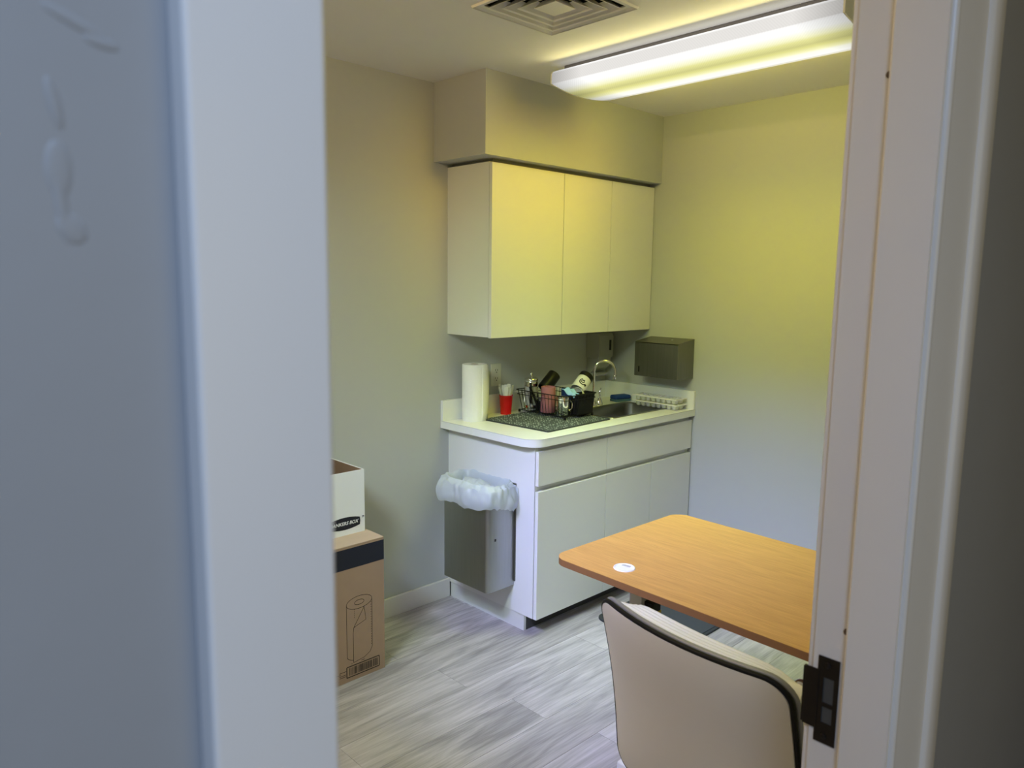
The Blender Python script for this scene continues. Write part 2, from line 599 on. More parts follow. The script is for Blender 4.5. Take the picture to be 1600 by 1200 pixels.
# smeared drips of filler on the hall side of the door wall
for (yy, zz, ln, rr, tilt) in [(-3.466, 1.630, 0.010, 0.0045, 0), (-3.463, 1.610, 0.006, 0.0045, 0.6), (-3.466, 1.62, 0.016, 0.0022, 0.1),
                               (-3.458, 1.680, 0.011, 0.0022, 1.2), (-3.450, 1.675, 0.006, 0.0022, 1.4), (-3.466, 1.652, 0.009, 0.0022, 0.2)]:
    b = MB()
    bmesh.ops.create_uvsphere(b.bm, u_segments=12, v_segments=8, radius=1)
    for v in b.bm.verts:
        p = Vector((v.co.x * 0.0006, v.co.y * rr, v.co.z * ln))
        p.rotate(Matrix.Rotation(tilt, 3, 'X'))
        v.co = p
    b.build('paint_drip', M['hallwall'], wdo, loc=(XH, yy, zz))

# hall shell
YH = -5.5
struct(MB().box(XH, 4.75, YH, 0.7, -0.12, 0.0).build('floor_hall', M['plank'], smooth=0))
struct(MB().box(XH, 4.75, 0.6, 0.7, 0, H).build('wall_hall_right', M['hallwall'], smooth=0))
struct(MB().box(4.6, 4.75, YH, 0.6, 0, H).build('wall_hall_far', M['hallwall'], smooth=0))
struct(MB().box(XH - 0.1, 4.75, YH - 0.1, YH, 0, H).build('wall_hall_left', M['hallwall'], smooth=0))

# soffit over the wall cabinet
DS, LS, HS = 0.356, 1.3066, 2.1404
struct(MB().box(0, DS, -LS, 0, HS, H).build('wall_soffit', M['wall'], smooth=0))
# baseboards
bb = lambda pts, z0, z1, m=None: MB().prism(pts, z0, z1, 0.0)
def baseboard(name, x0, x1, y0, y1):
    b = MB()
    b.box(x0, x1, y0, y1, 0, 0.096, 0.003)
    return struct(b.build(name, M['trim']))
baseboard('baseboard_left', 0, 0.014, YN, -1.2188)
baseboard('baseboard_back', 0.64, X3, -0.014, 0)
baseboard('baseboard_near', 0.014, X3, YN, YN + 0.014)
baseboard('baseboard_door', X3 - 0.014, X3, YR + 0.075, -0.014)

# ------------------------------------------------------------------ door frame
fr = MB()
ST = 0.013
xs0 = 2.4805                     # rabbet
fr.prism([(X3 - 0.002, YR), (X3 - 0.002, YR + 0.018), (XH + 0.002, YR + 0.018), (XH + 0.002, YR - ST), (xs0 + 0.003, YR - ST), (xs0, YR - ST + 0.003), (xs0, YR)], 0, DT)
door = struct(fr.build('door_1', M['trim'], smooth=20))
fr = MB()
fr.prism([(X3 - 0.002, YL), (X3 - 0.002, YL - 0.018), (XH + 0.002, YL - 0.018), (XH + 0.002, YL + ST), (xs0 + 0.003, YL + ST), (xs0, YL + ST - 0.003), (xs0, YL)], 0, DT)
fr.build('side_jamb', M['trim'], door, smooth=20)
MB().box(X3 - 0.002, XH + 0.002, YL - 0.018, YR + 0.018, DT, DT + 0.018).build('head_jamb', M['trim'], door)
MB().box(xs0, XH + 0.002, YL, YR, DT - ST, DT).build('head_stop', M['trim'], door)
# hall casing, left: flat board
MB().box(XH, 2.556, -3.4275, -3.3700, 0, DT + 0.06, 0.0025, 3).build('casing', M['trim'], door)
# hall casing, right: moulded board
cr_ = MB()
cr_.prism([(XH, -2.5685), (2.5455, -2.5685), (2.5485, -2.565), (2.5485, -2.561), (2.546, -2.557), (2.5465, -2.552), (2.5535, -2.475), (2.5585, -2.472), (2.5605, -2.468), (2.5615, -2.437), (2.5595, -2.434), (XH, -2.434)], 0, DT + 0.06)
cr_.build('casing', M['trim'], door, smooth=50)
MB().box(XH, 2.556, -3.4275, -2.434, DT + 0.002, DT + 0.06, 0.0025, 3).build('head_casing', M['trim'], door)
# room casing
MB().box(X3 - 0.012, X3, YR + 0.006, YR + 0.062, 0, DT + 0.06, 0.002).build('casing', M['trim'], door)
MB().box(X3 - 0.012, X3, YL - 0.062, YL - 0.006, 0, DT + 0.06, 0.002).build('casing', M['trim'], door)
MB().box(X3 - 0.012, X3, YL - 0.062, YR + 0.062, DT + 0.005, DT + 0.06, 0.002).build('head_casing', M['trim'], door)
# strike plate with two openings and a lip
sp = MB()
ZS0, ZS1 = 0.9705, 1.0945
T0, T1 = YR - 0.0016, YR
xa, xb = 2.4435, 2.4725
hx0, hx1 = 2.4520, 2.4665
for (a, b_, c, d) in ((xa, hx0, ZS0, ZS1), (hx1, xb, ZS0, ZS1), (hx0, hx1, 1.066, ZS1), (hx0, hx1, ZS0, 1.000), (hx0, hx1, 1.0235, 1.029)):
    sp.box(a, b_, T0, T1, c, d)
sp.box(2.427, 2.446, T0 - 0.0012, T0 + 0.0008, 0.989, 1.0745, 0.0006)
sp.box(2.424, 2.4275, T0 - 0.0006, T0 + 0.006, 0.991, 1.0725, 0.0006)
spo = L_(sp.build('strike_plate', M['bronze'], door), 'dark bronze strike plate')
MB().box(hx0 - 0.0005, hx1 + 0.0005, YR - 0.0003, YR + 0.0005, 0.9995, 1.0665).build('mortise_shade', M['mortise_shade'], spo, smooth=0)  # flat dark sheet paints the shade inside the mortise pockets
for zz in (0.981, 1.084):
    MB().lathe([(0.0042, 0), (0.0042, 0.0012), (0.003, 0.0018)], 12, axis_mtx((2.457, T0, zz), (0, -1, 0))).build('screw', M['bronze'], spo)
for zz in (1.845, 1.139):
    MB().lathe([(0.0045, 0), (0.004, 0.002), (0.002, 0.003)], 12, axis_mtx((2.4775, YR, zz), (0, -1, 0))).build('silencer', M['rubber'], door)

# ================================================================== CEILING LIGHT
hl = (FX1 - FX0) / 2
def fixture(label, y):
    e = thing('ceiling_light', label, 'light', (fxc, y, H))
    MB().box(-hl + 0.02, hl - 0.02, -hw + 0.06, hw - 0.06, -0.034, 0.0, 0.003).build('housing', M['housing'], e)
    ZT, ZB, SAG = -0.030, -0.080, 0.022
    prof = [(-hw + 0.012, ZT), (-hw, ZT - 0.012), (-hw, ZB)]
    for q in range(1, 16):
        s = -1 + 2 * q / 16
        prof.append((hw * s, ZB - SAG * (1 - s * s)))
    prof += [(hw, ZB), (hw, ZT - 0.012), (hw - 0.012, ZT)]
    b = MB()
    rings = [[b.bm.verts.new((x, p[0], p[1])) for p in prof] for x in [(-hl + 0.006) + (2 * hl - 0.012) * i / 12 for i in range(13)]]
    for a, c in zip(rings, rings[1:]):
        for i in range(len(prof) - 1):
            b.bm.faces.new((a[i], a[i + 1], c[i + 1], c[i]))
    b.build('lens', M['lens'], e)
    for sgn in (-1, 1):
        b = MB()
        pr = [(p[0] * 1.008, p[1] - 0.0015 if p[1] < ZT - 0.001 else p[1]) for p in prof]
        lo = [b.bm.verts.new((sgn * (hl - 0.006), *p)) for p in pr]
        hi = [b.bm.verts.new((sgn * hl, *p)) for p in pr]
        b.bm.faces.new(lo)
        b.bm.faces.new(hi)
        for i in range(len(pr)):
            j = (i + 1) % len(pr)
            b.bm.faces.new((lo[i], lo[j], hi[j], hi[i]))
        b.build('end_cap', M['whiteplastic'], e)
    return e
light = fixture('long wraparound fluorescent fixture lit white and yellow near the soffit', fyc)
fixture('added unseen wraparound fluorescent fixture at the near end of the room, behind the door frame', fy2)  # added out of view to brighten what faces the near end

# ================================================================== AIR VENT
vcx, vcy, vh = (VX0 + VX1) / 2, (VY0 + VY1) / 2, (VX1 - VX0) / 2
vent = thing('air_vent', 'square white ceiling diffuser with nested louvres left of the light', 'vent', (vcx, vcy, H))
def sqring(b, r0, z0, r1, z1, t):
    """sloped square band from half-size r0 at z0 to r1 at z1 of thickness t"""
    def ring(r, z):
        return [b.bm.verts.new((sx_ * r, sy_ * r, z)) for sx_, sy_ in ((-1, -1), (1, -1), (1, 1), (-1, 1))]
    A, B_, C, D = ring(r0, z0), ring(r1, z1), ring(r1 - t, z1 + t * 0.6), ring(r0 - t, z0 + t * 0.6)
    for p, q in ((A, B_), (B_, C), (C, D), (D, A)):
        for i in range(4):
            j = (i + 1) % 4
            b.bm.faces.new((p[i], p[j], q[j], q[i]))
b = MB()
sqring(b, vh, -0.001, vh - 0.003, -0.008, 0.003)
sqring(b, vh - 0.003, -0.008, vh - 0.030, 0.010, 0.003)
b.build('frame', M['vent'], vent, smooth=0)
MB().box(-vh + 0.03, vh - 0.03, -vh + 0.03, vh - 0.03, 0.10, 0.105).build('duct_opening', M['duct'], vent, smooth=0)
b = MB()
for k in range(4):
    c_, s_ = ((1, 0), (0, 1), (-1, 0), (0, -1))[k]
    e_ = vh - 0.031
    b.box(-e_ if s_ else (e_ - 0.002) * c_, e_ if s_ else e_ * c_, -e_ if c_ else (e_ - 0.002) * s_, e_ if c_ else e_ * s_, 0.004, 0.10)
b.build('duct_collar', M['duct'], vent, smooth=0)
for r0 in (0.157, 0.121, 0.085):
    b = MB()
    sqring(b, r0, -0.008, r0 - 0.030, 0.020, 0.0015)
    sqring(b, r0 + 0.0035, -0.0095, r0 - 0.001, -0.0080, 0.003)
    b.build('louvre', M['vent'], vent, smooth=0)
b = MB()
sqring(b, 0.049, -0.008, 0.030, 0.014, 0.0015)
b.prism([(-0.048, -0.048), (0.048, -0.048), (0.048, 0.048), (-0.048, 0.048)], -0.009, -0.007)
b.build('centre_plate', M['vent'], vent, smooth=0)

# ================================================================== WALL CABINET
DC, LC, HB, HT = 0.3145, 1.2265, 1.3355, 2.124
uc = thing('wall_cabinet', 'white three door wall cabinet hung under the soffit', 'cabinet', (0, -LC, HB))
def rel(b, o):
    bmesh.ops.translate(b.bm, vec=-Vector(o), verts=b.bm.verts)
    return b
oc = (0, -LC, HB)
cb = MB()
y0_, y1_, xf_ = -LC + 0.001, -0.006, DC - 0.021
cb.box(0.0, xf_, y0_, y0_ + 0.018, HB + 0.003, HT).box(0.0, xf_, y1_ - 0.018, y1_, HB + 0.003, HT)
cb.box(0.0, xf_, y0_ + 0.018, y1_ - 0.018, HB + 0.003, HB + 0.021).box(0.0, xf_, y0_ + 0.018, y1_ - 0.018, HT - 0.018, HT)
cb.box(0.0, 0.006, y0_ + 0.018, y1_ - 0.018, HB + 0.021, HT - 0.018)
rel(cb, oc).build('carcass', M['laminate'], uc, smooth=0)
rel(MB().box(0.0, DC - 0.03, -LC + 0.03, -0.006, HT, HS), oc).build('top_filler', M['inside'], uc, smooth=0)
for (a, c) in ((-LC, -0.7500), (-0.7468, -0.3800), (-0.3768, -0.004)):
    rel(MB().box(DC - 0.019, DC, a, c, HB, HT - 0.004, 0.0012), oc).build('door', M['laminate'], uc)

# ================================================================== BASE CABINET
DB, LB, ZB_, CT, CTH = 0.6218, 1.2188, 0.0783, 0.914, 0.036
bc = thing('base_cabinet', 'white base cabinet with two drawers over three doors beneath the countertop', 'cabinet', (0, -LB, 0))
ob = (0, -LB, 0)
UND = CT - CTH
cb = MB()
cb.box(0.0, DB - 0.022, -LB, -LB + 0.018, ZB_, UND)          # left side panel
cb.box(0.0, DB - 0.022, -0.024, -0.004, ZB_, UND)            # right side panel
cb.box(0.0, DB - 0.022, -LB + 0.018, -0.024, ZB_, ZB_ + 0.018)
cb.box(0.0, 0.008, -LB + 0.018, -0.024, ZB_ + 0.018, UND)
rel(cb, ob).build('carcass', M['laminate'], bc, smooth=0)
rel(MB().box(DB - 0.030, DB - 0.0225, -LB + 0.018, -0.024, 0.60, 0.72).box(DB - 0.030, DB - 0.0225, -LB + 0.018, -0.024, 0.835, UND), ob).build('face_rail', M['laminate_edge'], bc, smooth=0)
rel(MB().box(0.013, 0.54, -LB + 0.006, -LB + 0.020, 0, ZB_), ob).build('toe_kick', M['laminate_edge'], bc, smooth=0)
rel(MB().box(0.526, 0.54, -LB + 0.020, -0.006, 0, ZB_), ob).build('toe_kick', M['kickdark'], bc, smooth=0)
for (a, c) in ((-LB + 0.001, -0.7428), (-0.7396, -0.007)):
    rel(MB().box(DB - 0.019, DB, a, c, 0.699, 0.856, 0.0012), ob).build('drawer_front', M['laminate'], bc)
for (a, c) in ((-LB + 0.001, -0.7428), (-0.7396, -0.3728), (-0.3696, -0.007)):
    rel(MB().box(DB - 0.019, DB, a, c, ZB_, 0.674, 0.0012), ob).build('door', M['laminate'], bc)

# ================================================================== COUNTERTOP + SINK
DK, LK = 0.635, 1.269
ctp = thing('countertop', 'white laminate countertop with rounded outer corner and raised backsplash', 'countertop', (0, -LK, CT))
okc = (0, -LK, CT)
# slab with a hole for the sink: outline ring bridged to the hole
SX0, SX1, SY0, SY1 = 0.225, 0.522, -0.580, -0.075
b = MB()
outer = rrect(0.0, DK, -LK, -0.0005, 0, 12, (0.0, 0.0, 0.0, 0.085))
hole = rrect(SX0 + 0.008, SX1 - 0.008, SY0 + 0.008, SY1 - 0.008, 0.03, 5)
def edges_of(vs):
    return [b.bm.edges.new((vs[i], vs[(i + 1) % len(vs)])) for i in range(len(vs))]
top_o = [b.bm.verts.new((*p, CT)) for p in outer]
top_h = [b.bm.verts.new((*p, CT)) for p in hole]
bmesh.ops.triangle_fill(b.bm, edges=edges_of(top_o) + edges_of(top_h), use_beauty=True)
bot_o = [b.bm.verts.new((*p, CT - CTH)) for p in outer]
bot_h = [b.bm.verts.new((*p, CT - CTH)) for p in hole]
for t_, u_ in ((top_o, bot_o), (top_h, bot_h)):
    for i in range(len(t_)):
        j = (i + 1) % len(t_)
        b.bm.faces.new((t_[i], t_[j], u_[j], u_[i]))
bmesh.ops.triangle_fill(b.bm, edges=[e for e in b.bm.edges if all(abs(v.co.z - (CT - CTH)) < 1e-5 for v in e.verts)], use_beauty=True)
rel(b, okc).build('slab', M['counter'], ctp, smooth=30)
# thin dark seam where edge band meets the top
path = [(p[0] + 0.0002, p[1] - 0.0002, CT - 0.0012) for p in outer if not (p[0] < 0.001 and p[1] > -0.01)]
path = [(0.0, -LK - 0.0002, CT - 0.0012)] + [(p[0] + 0.0002 * (p[0] > .5), p[1] - 0.0002, CT - 0.0012) for p in outer[2:]] + [(DK + 0.0002, -0.001, CT - 0.0012)]
path = [q for i, q in enumerate(path) if i == 0 or (Vector(q) - Vector(path[i - 1])).length > 1e-4]
rel(MB().tube(path, 0.0011, 6), okc).build('edge_seam', M['kick'], ctp)
rel(MB().box(0.0, 0.019, -LK, -0.0005, CT, 1.0142, 0.001), okc).build('backsplash', M['counter'], ctp)
rel(MB().box(0.0195, DK, -0.019, -0.0005, CT, 1.0142, 0.001), okc).build('backsplash', M['counter'], ctp)

sk = thing('sink', 'small rectangular stainless drop-in sink with rounded corners in the counter', 'sink', ((SX0 + SX1) / 2, (SY0 + SY1) / 2, CT))
osk = ((SX0 + SX1) / 2, (SY0 + SY1) / 2, CT)
b = MB()
loops = []
for (ins, z, r) in ((0.0, 0.0006, 0.035), (0.001, 0.0025, 0.035), (0.016, 0.0022, 0.04), (0.020, -0.002, 0.045), (0.026, -0.10, 0.045), (0.034, -0.142, 0.045), (0.060, -0.152, 0.04)):
    loops.append([b.bm.verts.new((*p, CT + z)) for p in rrect(SX0 + ins, SX1 - ins, SY0 + ins, SY1 - ins, r, 8)])
for A, B_ in zip(loops, loops[1:]):
    for i in range(len(A)):
        j = (i + 1) % len(A)
        b.bm.faces.new((A[i], A[j], B_[j], B_[i]))
b.bm.faces.new(loops[-1])
rel(b, osk).build('basin', M['sink'], sk, smooth=50)
rel(MB().lathe([(0.042, 0.0), (0.042, 0.002), (0.034, 0.003), (0.030, 0.001), (0.004, 0.001)], 28, Matrix.Translation(((SX0 + SX1) / 2, (SY0 + SY1) / 2, CT - 0.152))), osk).build('drain', M['chrome'], sk)

# ------------------------------------------------------------------ faucet
fb = Vector((0.190, -0.335, CT))
fa = thing('faucet', 'chrome gooseneck faucet with twisted side lever behind the sink', 'faucet', fb)
dirv = Vector((0.70, 0.71, 0)).normalized()
rad = 0.058
pts = [Vector((0, 0, 0.02)), Vector((0, 0, 0.10)), Vector((0, 0, 0.19))]
for k in range(1, 15):
    a = PI * k / 14 * 0.97
    pts.append(Vector((0, 0, 0.195)) + dirv * (rad - rad * math.cos(a)) + Vector((0, 0, rad * math.sin(a))))
pts.append(pts[-1] + Vector((0, 0, -0.045)))
MB().tube(pts, 0.0078, 12).build('spout', M['chrome'], fa)
MB().lathe([(0.0092, 0), (0.0105, 0.004), (0.0105, 0.02), (0.009, 0.024)], 16, Matrix.Translation(pts[-1] - Vector((0, 0, 0.006)))).build('aerator', M['chrome'], fa)
MB().lathe([(0.026, 0), (0.026, 0.004), (0.018, 0.018), (0.012, 0.035), (0.0105, 0.05)], 24).build('base', M['chrome'], fa)
hp = Vector((0.006, 0.045, 0))
MB().lathe([(0.021, 0), (0.021, 0.003), (0.019, 0.012), (0.012, 0.034), (0.007, 0.044), (0.006, 0.05)], 24, Matrix.Translation(hp)).build('lever_base', M['chrome'], fa)
MB().tube([hp + Vector(v) for v in ((0, 0, 0.046), (0.001, 0.003, 0.056), (0.0, -0.003, 0.066), (0.001, 0.004, 0.076), (0.003, 0.006, 0.086), (0.004, 0.006, 0.096))], [0.005, 0.0065, 0.004, 0.0055, 0.004, 0.0045], 10).build('lever', M['chrome'], fa)

# ------------------------------------------------------------------ sponge
sg = thing('sponge', 'dark blue scrub sponge lying behind the sink near the ice trays', 'sponge', (0.184, -0.082, CT), R(78))
b = MB().box(-0.055, 0.055, -0.032, 0.032, 0.012, 0.034, 0.008, 3)
for v in b.bm.verts:
    v.co.z += 0.010 * (1 - (v.co.x / 0.055) ** 2)
b.build('sponge_body', M['blue'], sg)
b = MB().box(-0.054, 0.054, -0.031, 0.031, 0.0, 0.0125, 0.003, 2)
for v in b.bm.verts:
    if v.co.z > 0.006:
        v.co.z += 0.010 * (1 - (v.co.x / 0.055) ** 2)
L_(b.build('scrub_layer', M['bluepad'], sg), 'paler blue underside layer')

# ------------------------------------------------------------------ ice cube trays
def tray(label, loc, rz):
    t = thing('ice_cube_tray', label, 'ice tray', loc, rz, 'stacked ice cube trays')
    nx, ny, px_, py_ = 8, 2, 0.0335, 0.042
    lx, ly = nx * px_ / 2, ny * py_ / 2
    # deck with wells: each well is a tapered cup below the deck
    b = MB()
    for i in range(nx):
        for j in range(ny):
            cx, cy = -lx + px_ * (i + 0.5), -ly + py_ * (j + 0.5)
            A = [b.bm.verts.new((*p, 0.028)) for p in rrect(cx - px_ / 2 + 0.0015, cx + px_ / 2 - 0.0015, cy - py_ / 2 + 0.0015, cy + py_ / 2 - 0.0015, 0.005, 2)]
            B_ = [b.bm.verts.new((*p, 0.004)) for p in rrect(cx - px_ / 2 + 0.005, cx + px_ / 2 - 0.005, cy - py_ / 2 + 0.005, cy + py_ / 2 - 0.005, 0.006, 2)]
            C = [b.bm.verts.new((*p, 0.0)) for p in rrect(cx - px_ / 2 + 0.008, cx + px_ / 2 - 0.008, cy - py_ / 2 + 0.008, cy + py_ / 2 - 0.008, 0.006, 2)]
            for P_, Q in ((A, B_), (B_, C)):
                for k in range(len(P_)):
                    m_ = (k + 1) % len(P_)
                    b.bm.faces.new((P_[k], P_[m_], Q[m_], Q[k]))
            b.bm.faces.new(C)
    b.build('wells', M['trans'], t, smooth=50)
    b = MB()
    for (i0, i1, j0, j1) in [(-lx - 0.010, lx + 0.010, -ly - 0.010, -ly + 0.0015), (-lx - 0.010, lx + 0.010, ly - 0.0015, ly + 0.010), (-lx - 0.010, -lx + 0.0015, -ly, ly), (lx - 0.0015, lx + 0.010, -ly, ly)]:
        b.box(i0, i1, j0, j1, 0.0235, 0.0305, 0.0012, 1)
    for i in range(1, nx):
        x_ = -lx + px_ * i
        b.box(x_ - 0.0017, x_ + 0.0017, -ly, ly, 0.024, 0.0285)
    b.box(-lx, lx, -0.0017, 0.0017, 0.024, 0.0285)
    b.build('rim', M['whiteplastic'], t)
    return t
tray('white ice cube tray at the bottom of the stack beside the sink', (0.458, -0.086, CT + 0.0005), R(1.5))
tray('white ice cube tray on top of the stack beside the sink', (0.455, -0.084, CT + 0.0310), R(0.5))

# ------------------------------------------------------------------ paper towel roll
tx, ty = 0.088, -1.126
pt = thing('paper_towel_roll', 'upright white paper towel roll on the outer end of the counter', 'paper towels', (tx, ty, CT))
MB().lathe([(0.0205, 0), (0.060, 0), (0.0615, 0.003), (0.0615, 0.275), (0.060, 0.278), (0.0205, 0.278), (0.0205, 0.0)], 48, cap0=False, cap1=False).build('towel_sheets', M['paper'], pt)
MB().lathe([(0.0185, 0.001), (0.0203, 0.001), (0.0203, 0.277), (0.0185, 0.277), (0.0185, 0.001)], 32, cap0=False, cap1=False).build('core', M['cardtube'], pt)
b = MB()
def flap(u, v):
    a = R(-5 + 62 * u)
    r = 0.0622 + 0.010 * u * u * (0.4 + 0.6 * math.sin(v * 3.0))
    return (r * math.cos(a), r * math.sin(a), 0.002 + 0.274 * v)
b.grid(flap, 10, 8)
b2 = b.build('loose_sheet', M['paper'], pt)
sd = b2.modifiers.new('thick', 'SOLIDIFY')
sd.thickness = 0.0008

# ------------------------------------------------------------------ red cup of plastic cutlery
cx_, cy_ = 0.068, -0.892
rc = thing('red_cup', 'red plastic cup holding white cutlery beside the towel roll', 'cup', (cx_, cy_, CT))
b = MB()
b.lathe([(0.028, 0.001), (0.0285, 0.0), (0.030, 0.03), (0.0325, 0.06), (0.035, 0.096), (0.0365, 0.0975), (0.0360, 0.100), (0.0340, 0.099), (0.031, 0.06), (0.027, 0.004)], 36, cap1=True)
b.build('cup_body', M['red'], rc)
rnd = random.Random(3)
for k in range(12):
    a = 2 * PI * k / 12 + 0.3
    rr = 0.012 if k % 2 else 0.0165
    base = Vector((cx_ + 0.004 * math.cos(a), cy_ + 0.004 * math.sin(a), CT + 0.006))
    lean = Vector((math.cos(a) * rr * 2.2, math.sin(a) * rr * 2.2, 0.148 - 0.006 * (k % 3)))
    tip = base + lean
    b = MB()
    z_ = lean.normalized()
    yv = Vector((-math.sin(a), math.cos(a), 0))
    xv = yv.cross(z_)
    mtx = Matrix.Translation(base) @ Matrix((xv, yv, z_)).transposed().to_4x4()
    Ln = lean.length
    out = [(-0.003, 0), (-0.0035, Ln * 0.45), (-0.0085, Ln * 0.72), (-0.0115, Ln * 0.90), (-0.0085, Ln), (0.0085, Ln), (0.0115, Ln * 0.90), (0.0085, Ln * 0.72), (0.0035, Ln * 0.45), (0.003, 0)]
    # outline lies in local y (width) / z (length): build in xy then rotate
    b.prism(out, -0.0008, 0.0008, 0.0)
    for v in b.bm.verts:
        v.co = mtx @ Vector((v.co.z, v.co.x, v.co.y))
    o = b.build('plastic_cutlery', M['whiteplastic'], None, smooth=0, origin=base)
    tag(o, 'white plastic cutlery handle fanning out of the red cup', 'cutlery', 'plastic cutlery in the red cup')

# ------------------------------------------------------------------ drying mat
dm = thing('drying_mat', 'charcoal dish drying mat with pale diamond print under the dish rack', 'mat', (0.325, -0.852, CT), R(2.5))
MB().prism(rrect(-0.212, 0.212, -0.238, 0.238, 0.008, 3), 0.0, 0.0055, 0.001, 1).build('mat_pad', M['dishmat'], dm)
b = MB()
b.tube([(p[0], p[1], 0.003) for p in rrect(-0.212, 0.212, -0.238, 0.238, 0.008, 3)], 0.0034, 6, closed=True)
b.build('border', M['matedge'], dm)
MZ = CT + 0.0056

# ------------------------------------------------------------------ dish rack
RX0, RX1, RY0, RY1 = 0.070, 0.425, -0.830, -0.585
dr = thing('dish_rack', 'black wire dish rack full of mugs on the drying mat', 'dish rack', ((RX0 + RX1) / 2, (RY0 + RY1) / 2, MZ))
odr = ((RX0 + RX1) / 2, (RY0 + RY1) / 2, MZ)
zb, zr = MZ + 0.012, MZ + 0.118
inset = 0.018
b = MB()
rim_o = rrect(RX0, RX1, RY0, RY1, 0.02, 4)
b.tube([(*p, zr) for p in rim_o], 0.0026, 6, closed=True)
b.tube([(*p, zr - 0.022) for p in rrect(RX0 + 0.003, RX1 - 0.003, RY0 + 0.003, RY1 - 0.003, 0.02, 4)], 0.0018, 6, closed=True)
rel(b, odr).build('rim', M['blackwire'], dr)
b = MB()
b.tube([(*p, zb) for p in rrect(RX0 + inset, RX1 - inset, RY0 + inset, RY1 - inset, 0.02, 4)], 0.0022, 6, closed=True)
lx_, ly_ = RX1 - RX0, RY1 - RY0
for k in range(1, 15):
    u = k / 15
    for (ya, yb) in ((RY0, RY0 + inset), (RY1, RY1 - inset)):
        b.tube([(RX0 + lx_ * u, ya, zr), (RX0 + inset + (lx_ - 2 * inset) * u, yb, zb)], 0.0014, 5)
    b.tube([(RX0 + inset + (lx_ - 2 * inset) * u, RY0 + inset, zb), (RX0 + inset + (lx_ - 2 * inset) * u, RY1 - inset, zb)], 0.0013, 5)
for k in range(1, 10):
    u = k / 10
    for (xa_, xb_) in ((RX0, RX0 + inset), (RX1, RX1 - inset)):
        b.tube([(xa_, RY0 + ly_ * u, zr), (xb_, RY0 + inset + (ly_ - 2 * inset) * u, zb)], 0.0014, 5)
rel(b, odr).build('wire_basket', M['blackwire'], dr)
for (x_, y_) in ((RX0 + inset, RY0 + inset), (RX1 - inset, RY0 + inset), (RX1 - inset, RY1 - inset), (RX0 + inset, RY1 - inset)):
    rel(MB().lathe([(0.006, MZ), (0.007, MZ + 0.003), (0.006, zb + 0.003)], 10, Matrix.Translation((x_, y_, 0))), odr).build('foot', M['blackwire'], dr)
# utensil bin hooked inside the short front side
ub = MB()
b = ub.bm
ux0, ux1, uy0, uy1 = RX1 - 0.062, RX1 - 0.005, -0.728, RY1 - 0.012
zl0, zl1 = zb + 0.004, zr + 0.004
lo_o = rrect(ux0, ux1 - 0.006, uy0 + 0.006, uy1 - 0.006, 0.008, 3)
hi_o = rrect(ux0, ux1, uy0, uy1, 0.008, 3)
hi_i = rrect(ux0 + 0.003, ux1 - 0.003, uy0 + 0.003, uy1 - 0.003, 0.006, 3)
ls = [[b.verts.new((*p, z)) for p in q] for q, z in ((lo_o, zl0), (hi_o, zl1), (hi_i, zl1), (rrect(ux0 + 0.003, ux1 - 0.009, uy0 + 0.009, uy1 - 0.009, 0.006, 3), zl0 + 0.003))]
b.faces.new(ls[0][::-1])
for A, B_ in zip(ls, ls[1:]):
    for i in range(len(A)):
        j = (i + 1) % len(A)
        b.faces.new((A[i], A[j], B_[j], B_[i]))
b.faces.new(ls[-1])
rel(ub, odr).build('utensil_bin', M['black'], dr)

RZ = zb + 0.0026      # floor of the rack

def mug(name, label, loc, axis, r0, r1, h, m, t=0.003, handle=None, hm=None, spin=0.0):
    """open cup, closed end at loc, opening towards axis"""
    e = thing(name, label, 'mug', loc)
    mt = axis_mtx((0, 0, 0), axis) @ Matrix.Rotation(spin, 4, 'Z')
    MB().lathe([(r0 * 0.9, 0), (r0, 0.004), ((r0 + r1) / 2, h * 0.5), (r1, h - 0.001), (r1 - t / 2, h), (r1 - t, h - 0.001), ((r0 + r1) / 2 - t, h * 0.5), (r0 - t, 0.006)], 36, mt).build('mug_body', m, e)
    if handle:
        a, out, z0, z1 = handle
        pp = []
        rm = (r0 + r1) / 2
        for k in range(11):
            th = -PI / 2 + PI * k / 10
            pp.append(Vector(((rm - 0.003 + out * math.cos(th)) * math.cos(a), (rm - 0.003 + out * math.cos(th)) * math.sin(a), (z0 + z1) / 2 + (z1 - z0) / 2 * math.sin(th))))
        b_ = MB().tube(pp, 0.0042, 8)
        bmesh.ops.transform(b_.bm, matrix=mt, verts=b_.bm.verts)
        b_.build('handle', hm or m, e)
    return e

mug('pink_tumbler', 'tall pink tumbler standing behind the rack wires', (0.250, -0.767, RZ), (0, 0, 1), 0.040, 0.0365, 0.132, M['pink'])
mug('steel_mug', 'shiny stainless steel mug at the near corner of the dish rack', (0.355, -0.770, RZ), (0, 0, 1), 0.030, 0.0345, 0.092, M['chrome'], handle=(R(15), 0.020, 0.02, 0.075))
e = mug('black_mug', 'all black mug tipped upside down behind the pink tumbler', (0.190, -0.655, 1.115), (-0.05, -0.78, -0.72), 0.034, 0.036, 0.105, M['blackglaze'])
wax = Vector((0.10, -0.80, -0.60)).normalized()
wo = Vector((0.290, -0.515, 1.103))
e = mug('white_mug', 'white mug with black base band and black emblem, tipped over the utensil bin', wo, wax, 0.0385, 0.0385, 0.108, M['glaze'])
mt = axis_mtx((0, 0, 0), wax)
L_(MB().lathe([(0.034, -0.0006), (0.0392, -0.0004), (0.0394, 0.003), (0.0391, 0.0285), (0.0386, 0.0287)], 36, mt, True, False).build('base_band', M['blackglaze'], e), 'black band around the mug base')
